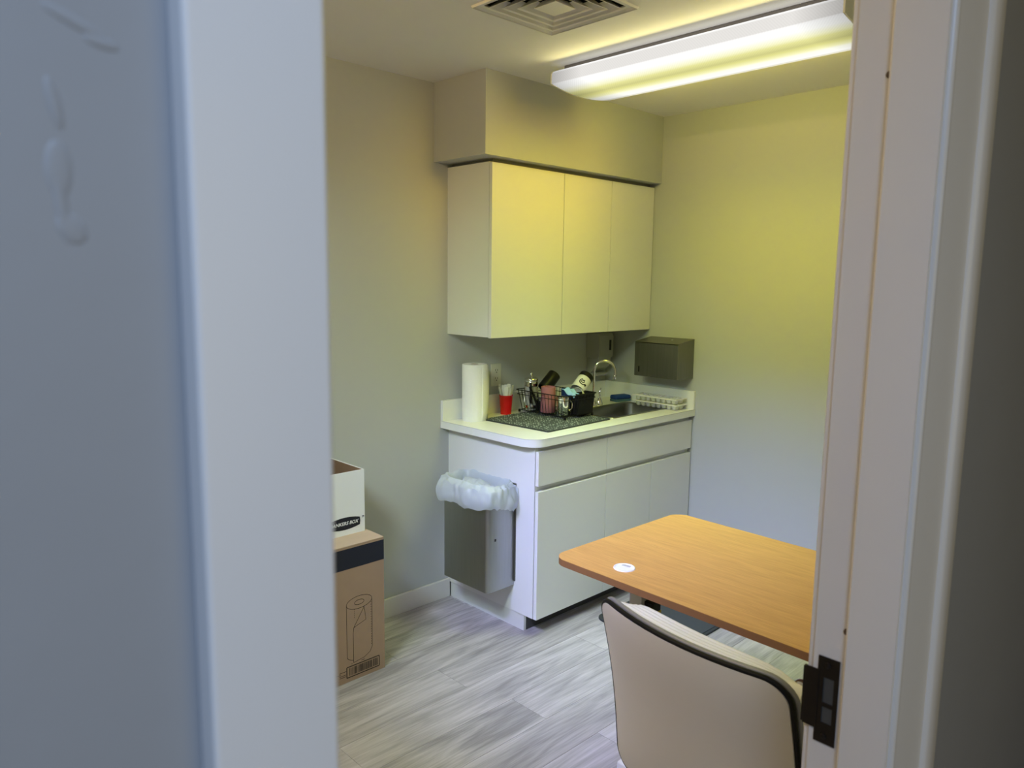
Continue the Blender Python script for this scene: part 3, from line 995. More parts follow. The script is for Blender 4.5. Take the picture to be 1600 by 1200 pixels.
# emblem: a ring and inner curl wrapped on the side that faces the door
ct = mt.inverted() @ (Vector((2.84, -3.54, 1.59)) - wo)
a0 = math.atan2(ct.y, ct.x)
zc = 0.070
b = MB()
def onmug(du, dv, lift=0.0006):
    a = a0 + du / 0.0385
    return mt @ Vector(((0.0385 + lift) * math.cos(a), (0.0385 + lift) * math.sin(a), zc + dv))
def ribbon(b, pts, w, fn):
    n = len(pts)
    Lf, Rt = [], []
    for i, p in enumerate(pts):
        q0, q1 = pts[max(i - 1, 0)], pts[min(i + 1, n - 1)]
        tx_, ty_ = q1[0] - q0[0], q1[1] - q0[1]
        l = math.hypot(tx_, ty_) or 1
        nx_, ny_ = -ty_ / l * w / 2, tx_ / l * w / 2
        Lf.append(b.bm.verts.new(fn(p[0] + nx_, p[1] + ny_)))
        Rt.append(b.bm.verts.new(fn(p[0] - nx_, p[1] - ny_)))
    for i in range(n - 1):
        b.bm.faces.new((Lf[i], Lf[i + 1], Rt[i + 1], Rt[i]))
ribbon(b, [(0.013 * math.cos(R(t)), 0.013 * math.sin(R(t))) for t in range(-60, 170, 12)], 0.0042, lambda u_, v_: onmug(u_ * 1.35, v_ * 1.35))
ribbon(b, [(0.006 * math.cos(R(t)) + 0.001, 0.006 * math.sin(R(t)) - 0.001) for t in range(0, 361, 20)], 0.0034, lambda u_, v_: onmug(u_ * 1.35, v_ * 1.35))
ribbon(b, [(-0.016, 0.002), (-0.017, 0.007), (-0.014, 0.012)], 0.006, lambda u_, v_: onmug(u_ * 1.35, v_ * 1.35))
ribbon(b, [(-0.004, -0.010), (0.001, -0.006), (0.002, -0.001)], 0.003, lambda u_, v_: onmug(u_ * 1.35, v_ * 1.35))
b.build('emblem', M['blackglaze'], e, smooth=0)

# french press
fp = thing('french_press', 'small chrome and glass coffee press at the back of the dish rack', 'coffee press', (0.128, -0.768, RZ))
MB().lathe([(0.031, 0.0), (0.033, 0.002), (0.033, 0.150), (0.0345, 0.152), (0.031, 0.152), (0.031, 0.004)], 32, cap1=True).build('beaker', M['trans'], fp)
MB().lathe([(0.0338, 0.006), (0.0345, 0.008), (0.0345, 0.022), (0.0338, 0.024)], 32, cap0=False, cap1=False).build('frame_band', M['chrome'], fp)
MB().lathe([(0.0338, 0.122), (0.0345, 0.124), (0.0345, 0.145), (0.0338, 0.147)], 32, cap0=False, cap1=False).build('frame_band', M['chrome'], fp)
for k in range(4):
    a = R(35 + 90 * k)
    MB().box(-0.0018, 0.0018, -0.003, 0.003, 0.008, 0.145, mtx=Matrix.Rotation(a, 4, 'Z') @ Matrix.Translation((0.0350, 0, 0))).build('frame_strut', M['chrome'], fp)
MB().lathe([(0.0365, 0.153), (0.037, 0.156), (0.034, 0.163), (0.018, 0.168), (0.004, 0.170)], 32).build('lid', M['chrome'], fp)
MB().lathe([(0.0025, 0.168), (0.0025, 0.178), (0.006, 0.181), (0.007, 0.187), (0.004, 0.192)], 16).build('plunger_knob', M['chrome'], fp)
ha = R(-48)
MB().tube([Vector((r_ * math.cos(ha), r_ * math.sin(ha), z_)) for r_, z_ in ((0.034, 0.138), (0.052, 0.140), (0.058, 0.128), (0.058, 0.070), (0.054, 0.045), (0.035, 0.040))], 0.0062, 10).build('handle', M['black'], fp)

# other things in the rack
mug('white_cup', 'small white cup lying low in the left end of the dish rack', (0.165, -0.690, RZ + 0.034), (0.25, -1, 0.05), 0.024, 0.032, 0.062, M['glaze'])
mug('navy_cup', 'navy blue cup standing behind the pale blue cloth in the rack', (0.292, -0.668, RZ), (0, 0, 1), 0.028, 0.033, 0.118, M['navyplastic'])
b = MB()
def clothf(u, v):
    x_ = 0.405 - 0.085 * u
    y_ = -0.745 + 0.085 * v
    z_ = 1.062 - 0.030 * max(0, (u - 0.0)) * 0 - 0.055 * (v - 0.35) ** 2 * 1.6 - 0.030 * (1 - u) ** 2 + 0.006 * math.sin(9 * u + 4 * v) + 0.004 * math.sin(17 * v - 5 * u)
    return (x_, y_, z_)
b.grid(clothf, 18, 18)
o = b.build('cloth', M['cloth'], None, origin=(0.36, -0.70, 1.03))
o.modifiers.new('thick', 'SOLIDIFY').thickness = 0.002
tag(o, 'pale blue crumpled cloth draped on top of the dish rack beside the steel mug', 'cloth')
bo = thing('white_bowl', 'white bowl tipped on edge between cloth and white mug', 'bowl', (0.345, -0.610, 1.005))
mt = axis_mtx((0, 0, 0), (-0.1, -1.0, 0.25))
MB().lathe([(0.018, 0), (0.030, 0.010), (0.042, 0.030), (0.046, 0.044), (0.0445, 0.0445), (0.040, 0.030), (0.028, 0.013), (0.016, 0.004)], 32, mt).build('bowl_body', M['glaze'], bo)
# black kitchen utensil with long handle leaning among the mugs
kt = thing('black_utensil', 'black plastic spatula leaning on the left rack rim behind the pink tumbler', 'utensil', (0.185, -0.80, RZ))
MB().tube([(0.0, 0.035, 0.004), (-0.010, 0.005, 0.075), (-0.018, -0.018, 0.125)], [0.007, 0.006, 0.006], 8).build('handle', M['black'], kt)
MB().box(-0.022, 0.022, 0.030, 0.036, 0.0, 0.05, 0.002).build('blade', M['black'], kt)

# ================================================================== WALL FITTINGS
ot = thing('wall_outlet', 'ivory duplex outlet above the backsplash behind the towel roll', 'outlet', (0, -0.905, 1.113))
MB().box(0, 0.006, -0.036, 0.036, -0.0585, 0.0585, 0.003, 2).build('plate', M['plate'], ot)
for zc_ in (-0.021, 0.021):
    rec = MB().prism(rrect(-0.0165, 0.0165, -0.0145, 0.0145, 0.008, 4), 0.0, 0.0025, mtx=Matrix.Translation((0.006, 0, zc_)) @ Matrix.Rotation(R(90), 4, 'Y') @ Matrix.Rotation(R(90), 4, 'Z')).build('socket', M['plate'], ot)
    b = MB()
    for (y0_, y1_, z0_, z1_) in ((-0.0085, -0.0055, 0.0, 0.009), (0.0055, 0.0085, 0.0, 0.008), (-0.003, 0.003, -0.0095, -0.0045)):
        b.box(0.0083, 0.0089, y0_, y1_, zc_ + z0_, zc_ + z1_)
    b.build('slot', M['slot'], rec, smooth=0)

sdp = thing('soap_dispenser', 'grey wall soap dispenser behind the faucet under the wall cabinet', 'dispenser', (0, -0.12, 1.06))
b = MB()
def zprism(b, outline, y0_, y1_, bev=0.004):
    """outline in (x, z), extruded along y"""
    n0 = set(b.bm.verts)
    b.prism([(p[0], p[1]) for p in outline], y0_, y1_, bev)
    for v in b.bm.verts:
        if v not in n0:
            v.co = Vector((v.co.x, v.co.z, v.co.y))
    return b
zprism(b, [(0, 0.10), (0.094, 0.10), (0.100, 0.115), (0.100, 0.225), (0.088, 0.245), (0, 0.248)], -0.066, 0.066)
b.build('cover', M['greyplastic'], sdp)
zprism(MB(), [(0, 0.012), (0.030, 0.012), (0.080, 0.05), (0.090, 0.10), (0, 0.10)], -0.058, 0.058).build('lower_body', M['greyplastic'], sdp)
MB().box(0.02, 0.075, -0.050, 0.050, -0.004, 0.012, 0.004).build('push_bar', M['greyplastic'], sdp)
L_(MB().box(0.0995, 0.1012, 0.026, 0.044, 0.145, 0.205, 0.0004).build('level_window', M['slot'], sdp), 'dark level window')

tdx0, tdx1 = 0.330, 0.612
td = thing('towel_dispenser', 'dull steel paper towel dispenser on the back wall above the ice trays', 'dispenser', ((tdx0 + tdx1) / 2, 0, 1.078))
hwx = (tdx1 - tdx0) / 2
tb = MB()
n0 = set()
tb.prism([(0, 0.004), (-0.155, 0.008), (-0.156, 0.192), (-0.150, 0.196), (0, 0.217)], -hwx, hwx, 0.002)
for v in tb.bm.verts:
    v.co = Vector((v.co.z, v.co.x, v.co.y))
tb.build('body', M['darksteel'], td, smooth=25)
sl = math.atan2(0.021, 0.150)
MB().box(-hwx - 0.0015, hwx + 0.0015, -0.158, -0.002, 0.0, 0.0025, 0.0008, mtx=Matrix.Translation((0, 0, 0.2175)) @ Matrix.Rotation(sl, 4, 'X')).build('lid', M['darksteel'], td)
MB().lathe([(0.008, 0), (0.008, 0.003), (0.004, 0.005)], 16, Matrix.Translation((0.045, -0.07, 0.2095))).build('lock', M['chrome'], td)
MB().box(-hwx + 0.028, -hwx + 0.036, -0.1572, -0.1555, 0.03, 0.062).build('level_slot', M['slot'], td)

# ================================================================== WASTE BIN + LINER
BX0, BX1, BD = 0.157, 0.477, 0.165
BZ0, BZ1 = 0.205, 0.672
YP = -LB
wb = thing('waste_bin', 'wall-hung brushed steel waste bin on the end of the base cabinet', 'bin', ((BX0 + BX1) / 2, YP, BZ0))
ow = ((BX0 + BX1) / 2, YP, BZ0)
def binout(ins, r):
    return rrect(BX0 + ins, BX1 - ins, YP - BD + ins, YP - 0.001 - ins, r, 6, (0.002, 0.002, r, r))
b = MB()
ls = [[b.bm.verts.new((*p, z)) for p in q] for q, z in ((binout(0.0, 0.022), BZ0), (binout(0.0, 0.022), BZ1), (binout(0.002, 0.020), BZ1), (binout(0.002, 0.020), BZ0 + 0.003))]
b.bm.faces.new(ls[0][::-1])
for A, B_ in zip(ls, ls[1:]):
    for i in range(len(A)):
        j = (i + 1) % len(A)
        b.bm.faces.new((A[i], A[j], B_[j], B_[i]))
b.bm.faces.new(ls[-1])
rel(b, ow).build('bin_body', M['steel'], wb, smooth=40)
rel(MB().box(BX0 + 0.01, BX1 + 0.010, YP - 0.004, YP - 0.0005, BZ0 + 0.02, 0.688), ow).build('mounting_plate', M['darksteel'], wb)
rel(MB().box(BX1 - 0.004, BX1 + 0.001, YP - BD + 0.040, YP - BD + 0.050, 0.44, 0.452), ow).build('latch_hole', M['slot'], wb)
# liner: folded over the rim, crumpled
b = MB()
NU, NV = 150, 26
cxb, cyb = (BX0 + BX1) / 2, YP - BD / 2
def linerf(u, v):
    a = 2 * PI * u
    # rounded rectangle radius direction
    hx, hy = (BX1 - BX0) / 2, BD / 2
    ca, sa = math.cos(a), math.sin(a)
    n_ = 4.5
    k = (abs(ca) ** n_ + abs(sa) ** n_) ** (-1 / n_)
    px_, py_ = hx * k * ca, hy * k * sa
    ns = noise.noise(Vector((ca * 2.2, sa * 2.2, v * 2.5)))
    nf = noise.noise(Vector((ca * 7, sa * 7, v * 5 + 3)))
    back = max(0.0, sa) ** 3
    if v < 0.38:                       # inside wall, sagging inwards
        t = v / 0.38
        ins = 0.006 + 0.045 * (1 - t) + 0.012 * nf * (1 - t)
        z = BZ1 - 0.12 * (1 - t) ** 1.2 + 0.004 * t
        sc = -ins
    elif v < 0.58:                     # rolled lip
        t = (v - 0.38) / 0.20
        sc = -0.006 + 0.018 * t + 0.006 * nf
        z = BZ1 + 0.004 + 0.020 * math.sin(PI * min(1, t * 0.8 + 0.15)) + 0.008 * ns
    else:                              # skirt
        t = (v - 0.58) / 0.42
        sc = 0.012 + (0.020 + 0.012 * ns) * math.sin(PI * (0.15 + 0.62 * t)) + 0.006 * nf
        z = BZ1 + 0.012 - (0.090 + 0.020 * ns) * t + 0.006 * nf
    f = 1.0
    ln = math.hypot(px_, py_)
    x = cxb + px_ + sc * 1.1 * (px_ / hx) * (0.6 + 0.4 * abs(ca))
    y = cyb + py_ + sc * 1.3 * (py_ / hy)
    if y > YP - 0.006:
        y = YP - 0.006 - 0.002 * (1 - v)
        if v > 0.58:
            z = BZ1 + 0.012 - 0.02 * (v - 0.58) / 0.42
    z += 0.010 * (-ca) * 0.0 + 0.006 * nf
    return (x, y, z)
b.grid(linerf, NU, NV, closed_u=True)
ln = b.build('bin_liner', M['film'], None, smooth=60, origin=(cxb, cyb, BZ1))
tag(ln, 'translucent white plastic liner folded over the rim of the steel bin', 'bin liner')
# crumpled spare film lying in the mouth of the bin
b = MB()
def puff(u, v):
    x = cxb + (u - 0.5) * 0.27
    y = cyb + (v - 0.5) * 0.115
    e_ = (1 - (2 * u - 1) ** 4) * (1 - (2 * v - 1) ** 4)
    z = BZ1 - 0.05 + 0.055 * e_ + 0.022 * noise.noise(Vector((u * 6, v * 3, 1))) + 0.010 * noise.noise(Vector((u * 14, v * 7, 5)))
    return (x, y, z)
b.grid(puff, 44, 24)
b.build('slack_film', M['film'], ln, smooth=60).location = -Vector((cxb, cyb, BZ1))

# ================================================================== BOXES BY THE WALL
KX1, KY1, KY0, KZ = 0.384, -1.870, -2.330, 0.565
kb = thing('cardboard_carton', 'tall brown carton printed with a paper roll drawing by the wall', 'box', ((0.02 + KX1) / 2, (KY0 + KY1) / 2, 0))
ok_ = ((0.02 + KX1) / 2, (KY0 + KY1) / 2, 0)
rel(MB().box(0.02, KX1, KY0, KY1, 0.0, KZ - 0.004, 0.0015, 1), ok_).build('carton_body', M['kraft'], kb)
rel(MB().box(0.02, KX1, KY0, (KY0 + KY1) / 2 - 0.001, KZ - 0.004, KZ, 0.001, 1).box(0.02, KX1, (KY0 + KY1) / 2 + 0.001, KY1, KZ - 0.004, KZ, 0.001, 1), ok_).build('top_flap', M['krafttop'], kb)
XF = KX1 + 0.0004
rel(MB().box(KX1 - 0.002, XF, KY0 + 0.001, KY1 - 0.0005, 0.470, KZ - 0.012), ok_).build('navy_band', M['navy'], kb, smooth=0)
b = MB()
F = lambda y_, z_: Vector((XF, y_, z_))
cyr, rw = -1.990, 0.059
def ell(cx0, cy0, rx, ry, a0_, a1_, n_=36):
    return [(cx0 + rx * math.cos(R(a0_ + (a1_ - a0_) * k / n_)), cy0 + ry * math.sin(R(a0_ + (a1_ - a0_) * k / n_))) for k in range(n_ + 1)]
LW = 0.0019
ribbon(b, ell(cyr, 0.322, rw, 0.026, 0, 360), LW, F)
ribbon(b, ell(cyr, 0.322, 0.022, 0.010, 0, 360), LW, F)
ribbon(b, [(cyr - rw, 0.322), (cyr - rw, 0.108)], LW, F)
ribbon(b, ell(cyr, 0.108, rw, 0.026, 180, 240, 10), LW, F)
ribbon(b, [(cyr - 0.027, 0.222), (cyr - 0.030, 0.20), (cyr - 0.030, 0.075)], LW, F)
ribbon(b, [(cyr - 0.030, 0.075), (cyr + 0.02, 0.082), (cyr + 0.048, 0.097), (cyr + rw, 0.118)], LW, F)
ribbon(b, [(cyr + rw, 0.118), (cyr + rw, 0.322)], LW, F)
ribbon(b, [(cyr - 0.027, 0.222), (cyr + 0.022, 0.296)], LW, F)
ribbon(b, [(cyr + 0.022, 0.296), (cyr + 0.030, 0.240), (cyr - 0.027, 0.222)], LW, F)
for k in range(18):
    ribbon(b, [(cyr + rw - 0.004, 0.125 + 0.0105 * k), (cyr + rw - 0.004, 0.130 + 0.0105 * k)], LW, F)
for k in range(5):
    ribbon(b, [(cyr - 0.024, 0.262 + 0.008 * k), (cyr - 0.024, 0.265 + 0.008 * k)], LW, F)
rel(b, ok_).build('roll_drawing', M['ink'], kb, smooth=0)
b = MB()
by0, by1, bz0, bz1 = -2.052, -1.899, 0.020, 0.064
for sg_ in (([(by0, bz0), (by1, bz0)]), ([(by1, bz0), (by1, bz1)]), ([(by1, bz1), (by0, bz1)]), ([(by0, bz1), (by0, bz0)])):
    ribbon(b, sg_, 0.0042, F)
yy = by0 + 0.012
rb = random.Random(5)
while yy < by1 - 0.012:
    w_ = rb.choice((0.0012, 0.0018, 0.0028, 0.004))
    ribbon(b, [(yy + w_ / 2, bz0 + 0.006), (yy + w_ / 2, bz1 - 0.006)], w_, F)
    yy += w_ + rb.choice((0.0012, 0.0018, 0.003))
for (ya, zz, l_) in ((-2.030, 0.073, 0.004), (-1.985, 0.073, 0.016), (-2.085, 0.050, 0.03), (-2.085, 0.036, 0.03), (-2.085, 0.029, 0.03), (-2.10, 0.043, 0.02)):
    ribbon(b, [(ya, zz), (ya + l_, zz)], 0.0022, F)
rel(b, ok_).build('barcode_print', M['ink'], kb, smooth=0)

QX0, QX1, QY0, QY1, QZ = 0.018, 0.272, -2.262, -1.886, 0.826
sb = thing('storage_box', 'open white storage box with navy oval logo on top of the brown carton', 'box', ((QX0 + QX1) / 2, (QY0 + QY1) / 2, KZ))
os_ = ((QX0 + QX1) / 2, (QY0 + QY1) / 2, KZ)
T_ = 0.005
b = MB()
b.box(QX1 - T_, QX1, QY0, QY1, KZ, QZ)
b.box(QX0, QX0 + T_, QY0, QY1, KZ, QZ)
b.box(QX0 + T_, QX1 - T_, QY1 - T_, QY1, KZ, QZ)
b.box(QX0 + T_, QX1 - T_, QY0, QY0 + T_, KZ, QZ)
b.box(QX0 + T_, QX1 - T_, QY0 + T_, QY1 - T_, KZ, KZ + T_)
rel(b, os_).build('box_walls', M['boxwhite'], sb, smooth=0)
b = MB()
i0, i1, j0, j1 = QX0 + T_, QX1 - T_, QY0 + T_, QY1 - T_
b.box(i1 - 0.002, i1 - 0.0002, j0, j1, KZ + T_, QZ - 0.001)
b.box(i0 + 0.0002, i0 + 0.002, j0, j1, KZ + T_, QZ - 0.001)
b.box(i0 + 0.002, i1 - 0.002, j1 - 0.002, j1 - 0.0002, KZ + T_, QZ - 0.001)
b.box(i0 + 0.002, i1 - 0.002, j0 + 0.0002, j0 + 0.002, KZ + T_, QZ - 0.001)
rel(b, os_).build('brown_lining', M['kraftin'], sb, smooth=0)
XQ = QX1 + 0.0005
b = MB()
lcy, lcz = -1.982, 0.614
pts = [(lcy + sx_ * q[0], lcz + q[1]) for sx_, q in ([(1, (0.072, -0.016)), (1, (0.074, 0.0)), (1, (0.072, 0.016))] + [(1, (x_, 0.016 + 0.010 * (1 - (x_ / 0.072) ** 2))) for x_ in (0.05, 0.025, 0, -0.025, -0.05)] + [(1, (-0.072, 0.016)), (1, (-0.074, 0.0)), (1, (-0.072, -0.016))] + [(1, (x_, -0.016 - 0.010 * (1 - (x_ / 0.072) ** 2))) for x_ in (-0.05, -0.025, 0, 0.025, 0.05)])]
b.bm.faces.new([b.bm.verts.new((XQ, *p)) for p in pts])
logo = rel(b, os_).build('logo_print', M['navy'], sb, smooth=0)
def text_mesh(body, size, shear=0.0, spacing=1.0):
    c = bpy.data.curves.new('lettering', 'FONT')
    c.body = body
    c.size = size
    c.shear = shear
    c.align_x = 'CENTER'
    c.align_y = 'CENTER'
    c.space_character = spacing
    c.offset = size * 0.022
    t = bpy.data.objects.new('lettering', c)
    COL.objects.link(t)
    dg = bpy.context.evaluated_depsgraph_get()
    me = bpy.data.meshes.new_from_object(t.evaluated_get(dg))
    bpy.data.objects.remove(t)
    return me
me = text_mesh('BANKERS BOX', 0.0195, 0.25, 1.0)
me.materials.clear()
me.materials.append(M['whiteink'])
lt = bpy.data.objects.new('lettering', me)
COL.objects.link(lt)
lt.parent = logo
lt.matrix_local = Matrix.Translation(Vector((XQ + 0.0004, lcy - 0.002, lcz)) - Vector(os_)) @ Matrix(((0, 0, 1, 0), (1, 0, 0, 0), (0, 1, 0, 0), (0, 0, 0, 1)))
b = MB()
FQ = lambda y_, z_: Vector((XQ, y_, z_))
ribbon(b, [(-1.899, 0.630), (-1.890, 0.630)], 0.0035, FQ)
ribbon(b, [(-1.899, 0.625), (-1.890, 0.625)], 0.002, FQ)
rel(b, os_).build('small_print', M['navy'], sb, smooth=0)

# ================================================================== DESK
DZ, DTH = 0.735, 0.022
dk = thing('desk', 'bamboo-topped white-legged desk with rounded corners by the back wall', 'desk', (1.86, -1.525, 0))
od = (1.86, -1.525, 0)
DX0, DX1, DY0, DY1 = 1.302, 2.412, -1.866, -1.182
RA = Matrix.Rotation(R(-1.0), 4, 'Z')
b = rel(MB().prism(rrect(DX0, DX1, DY0, DY1, 0.055, 10), DZ - 0.0012, DZ), od)
bmesh.ops.transform(b.bm, matrix=RA, verts=b.bm.verts)
dtop = b.build('desktop', M['desk'], dk, smooth=30)
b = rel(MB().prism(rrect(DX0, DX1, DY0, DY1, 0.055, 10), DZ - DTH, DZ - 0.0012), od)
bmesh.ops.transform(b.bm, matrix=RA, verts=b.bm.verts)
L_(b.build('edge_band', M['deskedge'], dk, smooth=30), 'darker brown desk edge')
gx, gy = 1.516 - od[0], -1.768 - od[1]
gm = MB().lathe([(0.004, 0.0005), (0.028, 0.0005), (0.029, 0.003), (0.0305, 0.0035), (0.0325, 0.003), (0.0335, 0.0)], 36, Matrix.Translation((gx, gy, DZ)), cap1=False).build('grommet', M['whiteplastic'], dk)
L_(MB().box(-0.018, 0.010, -0.0065, 0.0065, 0.0004, 0.0009, mtx=Matrix.Translation((gx - 0.002, gy + 0.019, DZ)) @ Matrix.Rotation(R(8), 4, 'Z')).build('cable_slot', M['greyplastic'], gm, smooth=0), 'grey cable slot')
for lx0 in (1.482, 2.27):
    b = MB().box(lx0 - 0.024, lx0 + 0.024, -1.660, -1.590, 0.03, DZ - DTH, 0.004)
    lg = rel(b, od).build('leg', M['whitemetal'], dk)
    rel(MB().box(lx0 - 0.030, lx0 + 0.030, -1.69, -1.26, 0.0, 0.03, 0.006), od).build('leg_foot', M['whitemetal'], lg)
rel(MB().box(1.506, 2.246, -1.640, -1.610, 0.640, 0.690, 0.003), od).build('crossbar', M['whitemetal'], dk)
cbx = rel(MB().box(1.506, 1.540, -1.645, -1.600, 0.545, 0.590, 0.003), od).build('leg_bracket', M['black'], dk)
rel(MB().box(1.5403, 1.5415, -1.645, -1.600, 0.546, 0.558).box(1.508, 1.541, -1.6465, -1.6453, 0.547, 0.556), od).build('warning_sticker', M['yellow'], cbx, smooth=0)

ck = rel(MB().lathe([(0.010, 0.0), (0.017, 0.004), (0.019, 0.014), (0.014, 0.024), (0.004, 0.028)], 20, axis_mtx((2.125, -1.872, 0.640), (0.2, -0.5, 0.6))).tube([(2.125, -1.872, 0.645), (2.130, -1.80, 0.66), (2.13, -1.70, 0.70)], 0.006, 8), od).build('crank_handle', M['chrome'], dk)
rel(MB().tube([(2.118, -1.880, 0.640), (2.116, -1.884, 0.615), (2.118, -1.884, 0.595)], [0.008, 0.010, 0.008], 10), od).build('crank_grip', M['black'], ck)

# ================================================================== FLOOR MAT
fm = thing('floor_mat', 'charcoal ribbed floor mat on the planks beneath the desk', 'mat', (0.90, -0.49, 0))
MB().prism(rrect(-0.22, 0.245, -0.385, 0.37, 0.05, 6), 0.0, 0.010, 0.003, 2).build('mat_border', M['matedge'], fm)
MB().prism(rrect(-0.205, 0.230, -0.370, 0.355, 0.04, 6), 0.0095, 0.0125).build('mat_pile', M['matrug'], fm)

# ================================================================== OFFICE CHAIR
ch = thing('office_chair', 'white ribbed office chair with black piping, pushed in at the desk', 'chair', (2.092, -2.025, 0), R(-7))
BW, BH, BZ = 0.241, 0.440, 0.455
def bsurf(x, z, off):
    """point of the back shell: x across, z above the lower edge, off forward"""
    t = z / BH
    s = x / BW
    y_ = -0.186 - 0.080 * t - 0.044 * (1 - s * s) * (0.5 + 0.5 * t) + 0.014 * math.sin(PI * min(1, max(0, t)))
    return Vector((x, y_ + off, BZ + z))
def back_outline(ins, r, n=10, grow=0.0):
    return rrect(-BW + ins, BW - ins, ins, BH - ins + grow, r, n)
def dens(pl, step=0.018):
    out = []
    for i, p in enumerate(pl):
        q = pl[(i + 1) % len(pl)]
        d = math.hypot(q[0] - p[0], q[1] - p[1])
        m_ = max(1, int(d / step))
        out += [(p[0] + (q[0] - p[0]) * k / m_, p[1] + (q[1] - p[1]) * k / m_) for k in range(m_)]
    return out
def pad(ins, r, off0, off1, bulge, ribs=0, grow=0.0, side=-1, name='pad', m=None, tilt=0.0):
    """closed cushion whose outer face (side -1 back, +1 front) bulges"""
    b = MB()
    pl = dens(back_outline(ins, r, 8, grow))
    cx0, cz0 = 0.0, (BH + grow) / 2
    NR = 16
    def ringpts(f, off, bl):
        res_ = []
        for p in pl:
            x = p[0] * f
            z = cz0 + (p[1] - cz0) * f
            o_ = off + bl
            if ribs and bl:
                o_ += -abs(math.sin(PI * ribs * z / BH)) * -0.010 * (1 - f ** 6) - 0.010 * (1 - f ** 6)
            res_.append(b.bm.verts.new(bsurf(x, z, o_)))
        return res_
    fa, fb_ = (off0, off1) if side < 0 else (off1, off0)
    rings_ = []
    for k in range(NR):
        f = math.sin(PI / 2 * (k + 1) / NR)
        rings_.append(ringpts(f, fa, side * bulge * (1 - f ** 4)))
    c0 = b.bm.verts.new(bsurf(0, cz0, fa + side * bulge))
    rings_.append(ringpts(1.0, (fa + fb_) / 2, 0))
    for k in range(4):
        f = (0.99, 0.66, 0.33, 0.02)[k]
        rings_.append(ringpts(f, fb_, 0))
    n_ = len(pl)
    for i in range(n_):
        b.bm.faces.new((c0, rings_[0][i], rings_[0][(i + 1) % n_]))
    for A, B_ in zip(rings_, rings_[1:]):
        for i in range(n_):
            j = (i + 1) % n_
            b.bm.faces.new((A[i], A[j], B_[j], B_[i]))
    b.bm.faces.new(rings_[-1])
    return b.build(name, m, ch, smooth=60)
pad(0.004, 0.045, -0.008, 0.012, 0.012, 0, 0, -1, 'back_panel', M['vinyl'])
b = MB()
b.tube([bsurf(p[0], p[1], -0.001) for p in dens(back_outline(0.001, 0.048, 8), 0.03)], 0.0056, 8, closed=True)
L_(b.build('piping', M['black'], ch), 'black piping around the back')
b = MB()
b.tube([bsurf(p[0], p[1], 0.013) for p in dens(back_outline(0.0, 0.05, 8), 0.03)], 0.0062, 8, closed=True)
L_(b.build('back_frame', M['silver'], ch), 'silver band behind the piping')
# front cushion: a padded slab of horizontal rolls, its top edge stitched in layers
for k in range(7):
    zc_ = (BH - 0.02) * (k + 0.5) / 7
    pp = [bsurf(-BW + 0.012 + (2 * BW - 0.018) * i / 14, zc_, 0.044 + 0.016 * (1 - (2 * i / 14 - 1) ** 2)) for i in range(15)]
    rr_ = [0.020 + 0.012 * (1 - (2 * i / 14 - 1) ** 4) for i in range(15)]
    MB().tube(pp, rr_, 12).build('back_roll', M['vinylwhite'], ch)
for k in range(5):
    of = 0.022 + 0.0125 * k
    pp = [bsurf((-BW + 0.022 + 0.004 * k) * (1 - 2 * i / 16), BH - 0.010 - 0.0030 * k - 0.020 * abs(2 * i / 16 - 1) ** 8, of + 0.20 * of * (1 - (2 * i / 16 - 1) ** 2)) for i in range(17)]
    MB().tube(pp, 0.0078, 10).build('top_layer', M['vinylwhite'], ch)
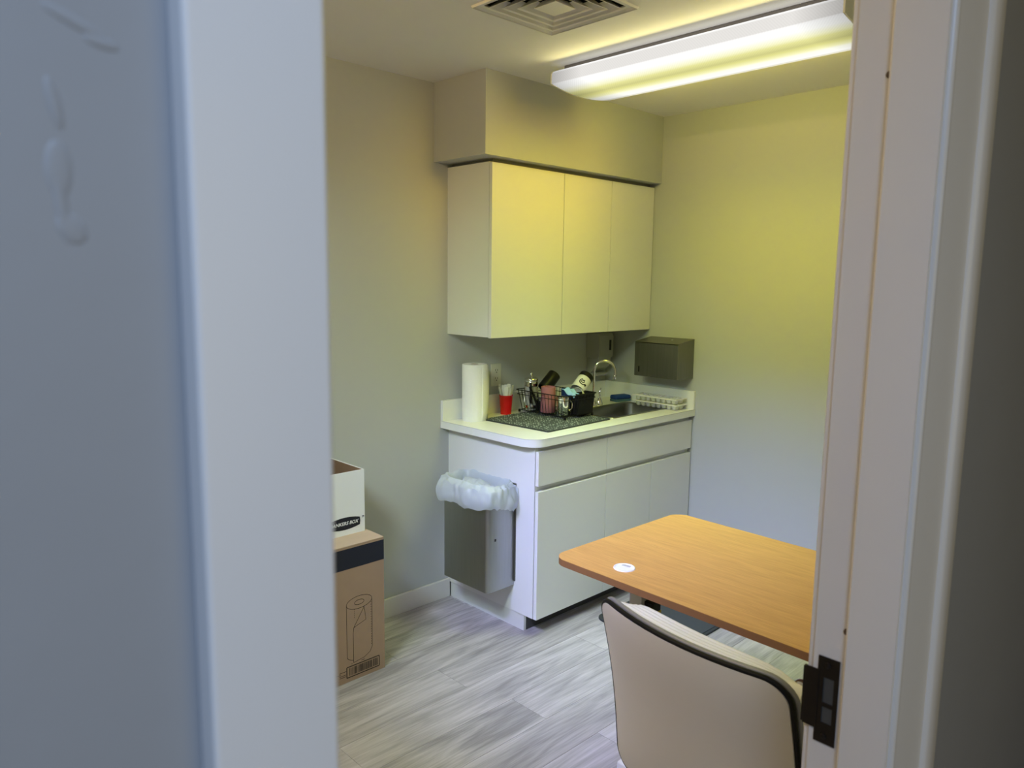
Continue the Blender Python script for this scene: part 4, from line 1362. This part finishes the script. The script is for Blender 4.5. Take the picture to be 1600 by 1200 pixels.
# seat
b = MB()
b.prism(rrect(-0.215, 0.215, -0.13, 0.27, 0.05, 6), 0.425, 0.462, 0.012, 3)
b.build('seat_base', M['vinyl'], ch)
for k in range(8):
    y_ = -0.115 + 0.052 * k
    MB().tube([(-0.225 + 0.45 * i / 8, y_, 0.468) for i in range(9)], [0.018] + [0.031] * 7 + [0.018], 12).build('seat_roll', M['vinylwhite'], ch)
for sgn in (-1, 1):
    pp = [Vector(p) for p in ((sgn * 0.218, -0.180, 0.60), (sgn * 0.240, -0.140, 0.64), (sgn * 0.252, -0.10, 0.65), (sgn * 0.252, 0.05, 0.645), (sgn * 0.252, 0.13, 0.62), (sgn * 0.252, 0.165, 0.56), (sgn * 0.246, 0.15, 0.50), (sgn * 0.238, 0.08, 0.445), (sgn * 0.17, 0.06, 0.428))]
    # smooth path
    sm = []
    for i in range(len(pp) - 1):
        p0, p1, p2, p3 = pp[max(i - 1, 0)], pp[i], pp[i + 1], pp[min(i + 2, len(pp) - 1)]
        for q in range(5):
            t = q / 5
            sm.append(0.5 * ((2 * p1) + (p2 - p0) * t + (2 * p0 - 5 * p1 + 4 * p2 - p3) * t * t + (3 * p1 - p0 - 3 * p2 + p3) * t ** 3))
    sm.append(pp[-1])
    arm = MB().tube(sm, 0.012, 10).build('armrest', M['chrome'], ch)
    MB().box(sgn * 0.252 - 0.022, sgn * 0.252 + 0.022, -0.12, 0.08, 0.657, 0.673, 0.007, 3).build('arm_pad', M['black'], arm)
MB().lathe([(0.10, 0.405), (0.11, 0.41), (0.11, 0.424), (0.03, 0.425)], 24).build('seat_plate', M['black'], ch)
MB().lathe([(0.030, 0.09), (0.030, 0.24), (0.018, 0.245), (0.018, 0.41)], 20).build('gas_lift', M['chrome'], ch)
for k in range(5):
    a = R(40 + 72 * k)
    lg = MB().tube([(0.025 * math.cos(a), 0.025 * math.sin(a), 0.105), (0.15 * math.cos(a), 0.15 * math.sin(a), 0.095), (0.275 * math.cos(a), 0.275 * math.sin(a), 0.078)], [0.026, 0.020, 0.014], 10).build('base_arm', M['chrome'], ch)
    MB().lathe([(0.012, -0.020), (0.026, -0.020), (0.028, -0.012), (0.028, 0.012), (0.026, 0.020), (0.012, 0.020)], 18, axis_mtx((0.275 * math.cos(a), 0.275 * math.sin(a), 0.0285), (-math.sin(a), math.cos(a), 0))).build('caster', M['black'], lg)
    MB().tube([(0.275 * math.cos(a), 0.275 * math.sin(a), 0.05), (0.275 * math.cos(a), 0.275 * math.sin(a), 0.082)], 0.008, 8).build('caster_stem', M['chrome'], lg)
